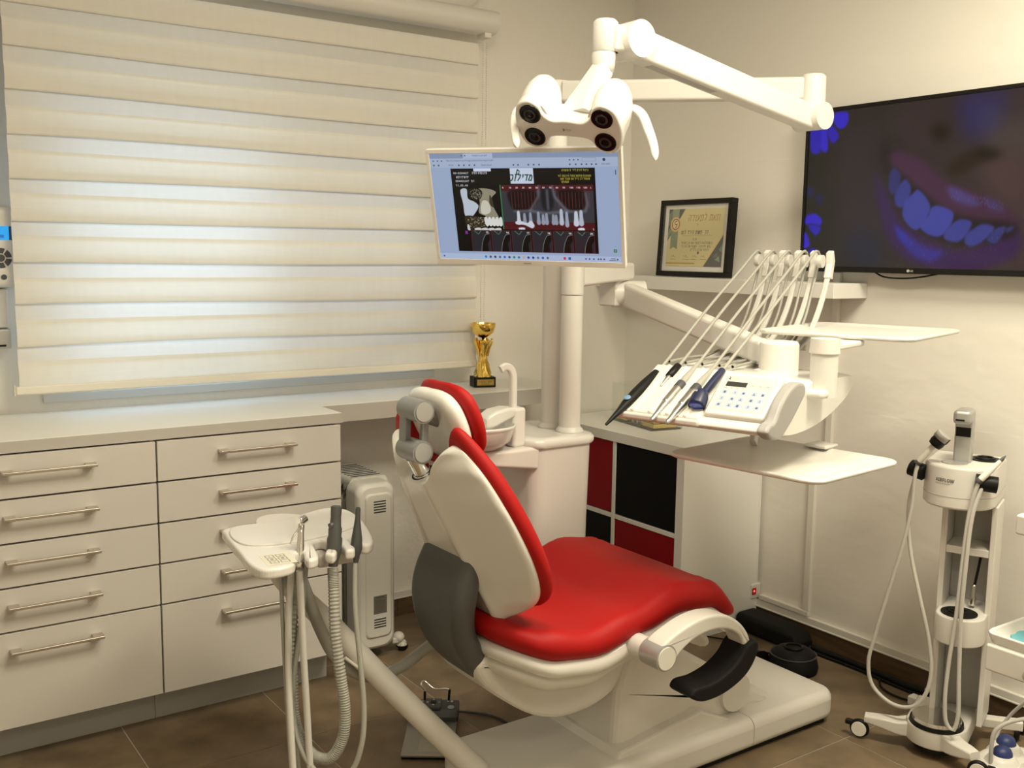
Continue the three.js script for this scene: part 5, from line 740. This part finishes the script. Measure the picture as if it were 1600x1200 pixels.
  P('inner_cable', tube([[0.066, 0.594, -0.07], [0.062, 0.55, -0.06], [0.056, 0.50, -0.055]], 0.0038, 14, 8), M.black, t); P('cable_socket', at(cyl(0.012, 0.009, 0.012), 0.066, 0.588, -0.07), M.black, t);
  P('coupling', turned([0.056, 0.502, -0.055], [0.052, 0.436, -0.052], [[0, 0], [0.006, 0.02], [0.008, 0.1], [0.008, 0.55], [0.0095, 0.56], [0.0095, 0.95], [0, 1]]), M.steel, t);
  // two handpieces with hoses
  const h1 = thing('powder_handpiece', 'white handpiece with black round cap on the left side of the tower', 'dental instrument', [2.70, 0, -1.60], -68, 'tower handpieces');
  P('grip', turned([-0.100, 0.868, 0.062], [-0.060, 0.924, 0.060], [[0.005, 0], [0.0085, 0.05], [0.0085, 0.95], [0.006, 1]]), M.mat, h1); P('collar', turned([-0.104, 0.862, 0.062], [-0.098, 0.871, 0.062], [[0.006, 0], [0.0095, 0.1], [0.0095, 0.9], [0.006, 1]]), M.grey, h1);
  P('cap', turned([-0.062, 0.921, 0.060], [-0.035, 0.955, 0.058], [[0, 0], [0.018, 0.02], [0.021, 0.3], [0.020, 0.55], [0.022, 0.56], [0.022, 0.98], [0, 1]]), M.black, h1); P('cap_ring', turned([-0.047, 0.941, 0.059], [-0.035, 0.956, 0.058], [[0, 0], [0.0225, 0.01], [0.0225, 0.9], [0.020, 1], [0, 1]]), M.lgrey, h1);
  P('hose', tube([[-0.100, 0.868, 0.062], [-0.106, 0.832, 0.064], [-0.110, 0.737, 0.062], [-0.128, 0.618, 0.058], [-0.160, 0.474, 0.052], [-0.192, 0.327, 0.050], [-0.207, 0.232, 0.050], [-0.190, 0.164, 0.050], [-0.130, 0.127, 0.060], [-0.076, 0.132, 0.062], [-0.042, 0.172, 0.060], [-0.028, 0.243, 0.055], [-0.040, 0.338, 0.050], [-0.075, 0.466, 0.045], [-0.109, 0.595, 0.040], [-0.124, 0.728, 0.035], [-0.112, 0.822, 0.030]], 0.0058, 120, 9), M.hoseW, h1);
  const h2 = thing('scaler_handpiece', 'slim white handpiece with dark tip on the front of the tower', 'dental instrument', [2.70, 0, -1.60], -68, 'tower handpieces');
  P('grip', turned([0.072, 0.848, 0.112], [0.118, 0.905, 0.098], [[0.0065, 0], [0.009, 0.05], [0.0085, 0.5], [0.0055, 1]]), M.paper, h2); P('collar', turned([0.066, 0.840, 0.113], [0.074, 0.850, 0.112], [[0.006, 0], [0.0098, 0.1], [0.0098, 0.9], [0.006, 1]]), M.grey, h2); P('tip', turned([0.117, 0.904, 0.098], [0.129, 0.920, 0.094], [[0.0055, 0], [0.0048, 0.4], [0.0012, 1], [0, 1]]), M.grey, h2);
  P('hose', tube([[0.070, 0.845, 0.113], [0.060, 0.805, 0.112], [0.050, 0.745, 0.108], [0.042, 0.614, 0.104], [0.036, 0.462, 0.102], [0.025, 0.300, 0.106], [0.024, 0.192, 0.115], [0.034, 0.130, 0.118], [0.050, 0.116, 0.118], [0.060, 0.150, 0.116], [0.055, 0.280, 0.112], [0.049, 0.450, 0.110], [0.052, 0.601, 0.112], [0.060, 0.750, 0.112], [0.078, 0.832, 0.105]], 0.0058, 110, 9), M.hoseW, h2);
  const c = thing('tower_cable', 'black mains cable and plug behind the polishing tower', 'cable', [2.94, 0, -1.87]);
  W('cord', tube([[2.96, 0.006, -1.99], [2.915, 0.006, -1.95], [2.895, 0.006, -1.89], [2.905, 0.006, -1.83], [2.94, 0.010, -1.79]], 0.004, 40, 6), M.black, c); W('plug', bx(2.93, 2.975, 0.001, 0.045, -1.80, -1.75, 0.008), M.black, c); W('plug_face', bx(2.925, 2.96, 0.046, 0.058, -1.80, -1.76, 0.005), M.paper, c);
}

// ---------- side cart and its pedal at the right edge ----------
{
  const t = thing('side_cart', 'white instrument cart with drawer and tray at the right edge', 'cart', [2.27, 0, -0.93]);
  W('drawer_body', bx(2.075, 2.46, 0.568, 0.622, -1.125, -0.72, 0.006), M.shell2, t);
  const d = W('drawer_front', bx(2.058, 2.0745, 0.564, 0.624, -1.130, -0.715, 0.006), M.shell2, t);
  W('handle', tube([[2.060, 0.592, -1.035], [2.040, 0.586, -1.030], [2.030, 0.580, -1.0], [2.030, 0.580, -0.93], [2.040, 0.586, -0.90], [2.060, 0.592, -0.895]], 0.006, 30, 8), M.steel, d);
  W('column', mg([bx(2.24, 2.30, 0.075, 0.567, -0.96, -0.90, 0.01), bx(2.40, 2.44, 0.62, 0.86, -1.05, -1.01, 0.005), bx(2.40, 2.44, 0.62, 0.86, -0.80, -0.76, 0.005)]), M.shell2, t); W('foot', mg([bx(2.07, 2.47, 0.045, 0.075, -0.97, -0.89, 0.008), bx(2.23, 2.31, 0.045, 0.075, -1.12, -0.74, 0.008)]), M.shell2, t);
  for (const [x, z] of [[2.09, -0.93], [2.45, -0.93], [2.27, -1.1], [2.27, -0.76]]) W('caster', at(cyl(0.0225, 0.0225, 0.02, 20).rotateX(Math.PI / 2), x, 0.0225, z), M.black, t);
  W('upper_shelf', bx(2.132, 2.46, 0.857, 0.902, -1.126, -0.72, 0.006), M.shell2, t);
  const rim = (x0, x1, z0, z1) => [[0.010, 0.6235], [0.002, 0.6245], [0, 0.632], [-0.004, 0.645], [-0.001, 0.649], [0.006, 0.647], [0.012, 0.630], [0.03, 0.628]].map(([k, y]) => rrect(x1 - x0 - 2 * k, z1 - z0 - 2 * k, 0.025, 5).map(([a, b]) => V((x0 + x1) / 2 + a, y, (z0 + z1) / 2 - b)));
  const tr = thing('cart_tray', 'small white tray lined with teal paper on the cart drawer', 'tray', [2.27, 0.6235, -0.93]); W('plate', loft(rim(2.066, 2.47, -1.135, -0.71)), M.shell2, tr);
  const cloth = (x0, x1, z0, z1, y, a, ed) => { const n = 26, pos = [], idx = [], uv = []; for (let j = 0; j <= n; j++) for (let i = 0; i <= n; i++) { const u = i / n, v = j / n; const e = ed * (noise2(i * 0.5, j * 0.5 + 9)); pos.push(lerp(x0, x1, u) + (i === 0 ? e : 0), y + a * (0.5 + 0.5 * fbm(u * 3 + x0, v * 3, 3)), lerp(z0, z1, v) + (j === 0 ? e : 0)); uv.push(u, v); } for (let j = 0; j < n; j++) for (let i = 0; i < n; i++) { const k = j * (n + 1) + i; idx.push(k, k + n + 1, k + 1, k + 1, k + n + 1, k + n + 2); } const g = new THREE.BufferGeometry(); g.setAttribute('position', new THREE.Float32BufferAttribute(pos, 3)); g.setAttribute('uv', new THREE.Float32BufferAttribute(uv, 2)); g.setIndex(idx); g.computeVertexNormals(); return g; };
  M.teal.side = THREE.DoubleSide;
  const pp = thing('paper_sheet', 'torn teal paper sheet lying in the cart tray', 'paper', [2.27, 0.630, -0.93]); W('sheet', cloth(2.092, 2.44, -1.112, -0.74, 0.6295, 0.005, 0.012), M.teal, pp);
  const pk = thing('teal_pack', 'teal wrapped pack lying on top of the cart', 'pack', [2.25, 0.902, -0.95]); W('wrap', pillow(rrect(0.26, 0.30, 0.05, 6), { edge: 0.03, top: (a, b) => 0.024 + 0.006 * fbm(a * 14, b * 14, 3), bot: () => 0.002, map: (a, b, h) => V(2.255 + a, 0.9025 + h, -0.97 + b) }), M.teal, pk); W('content', bx(2.115, 2.2, 0.9032, 0.9162, -1.08, -0.86, 0.006), M.paper, pk);
  const p = thing('white_foot_pedal', 'white foot pedal with navy knobs on the floor at the bottom right', 'foot pedal', [2.72, 0, -1.34]);
  W('body', pillow(spline2([[2.660, -1.45], [2.73, -1.495], [2.84, -1.46], [2.90, -1.30], [2.82, -1.14], [2.70, -1.16], [2.655, -1.30]], 60), { c: [2.74, -1.32], edge: 0.03, top: () => 0.036, bot: () => 0.002, map: (a, b, h) => V(a, h, b) }), M.shell2, p);
  for (const [x, z, r] of [[2.712, -1.415, 0.027], [2.785, -1.445, 0.027], [2.75, -1.30, 0.045]]) { W('knob_base', at(lathe([[r * 1.9, 0.028], [r * 1.45, 0.045], [r * 1.12, 0.056], [0, 0.057]], 30), x, 0, z), M.shell2, p); W('knob', at(lathe([[r, 0.055], [r * 0.98, 0.062], [r * 0.8, 0.073], [r * 0.4, 0.080], [0, 0.081]], 30), x, 0, z), M.blueBtn, p); }
  W('lift_bow', tube([[2.672, 0.03, -1.425], [2.672, 0.09, -1.427], [2.680, 0.13, -1.425], [2.70, 0.152, -1.41], [2.74, 0.165, -1.385], [2.82, 0.162, -1.35], [2.86, 0.10, -1.33], [2.862, 0.03, -1.33]], 0.006, 50, 9), M.lgrey, p);
  const w2 = thing('pedal_cable', 'grey cable rising from the white foot pedal towards the cart', 'cable', [2.78, 0.05, -1.42]); W('cord', tube([[2.765, 0.030, -1.462], [2.79, 0.07, -1.475], [2.81, 0.12, -1.46], [2.80, 0.20, -1.40], [2.72, 0.32, -1.25], [2.55, 0.45, -1.05], [2.31, 0.50, -0.93]], 0.005, 50, 8), M.lgrey, w2);
}
renderer.render(scene, camera);
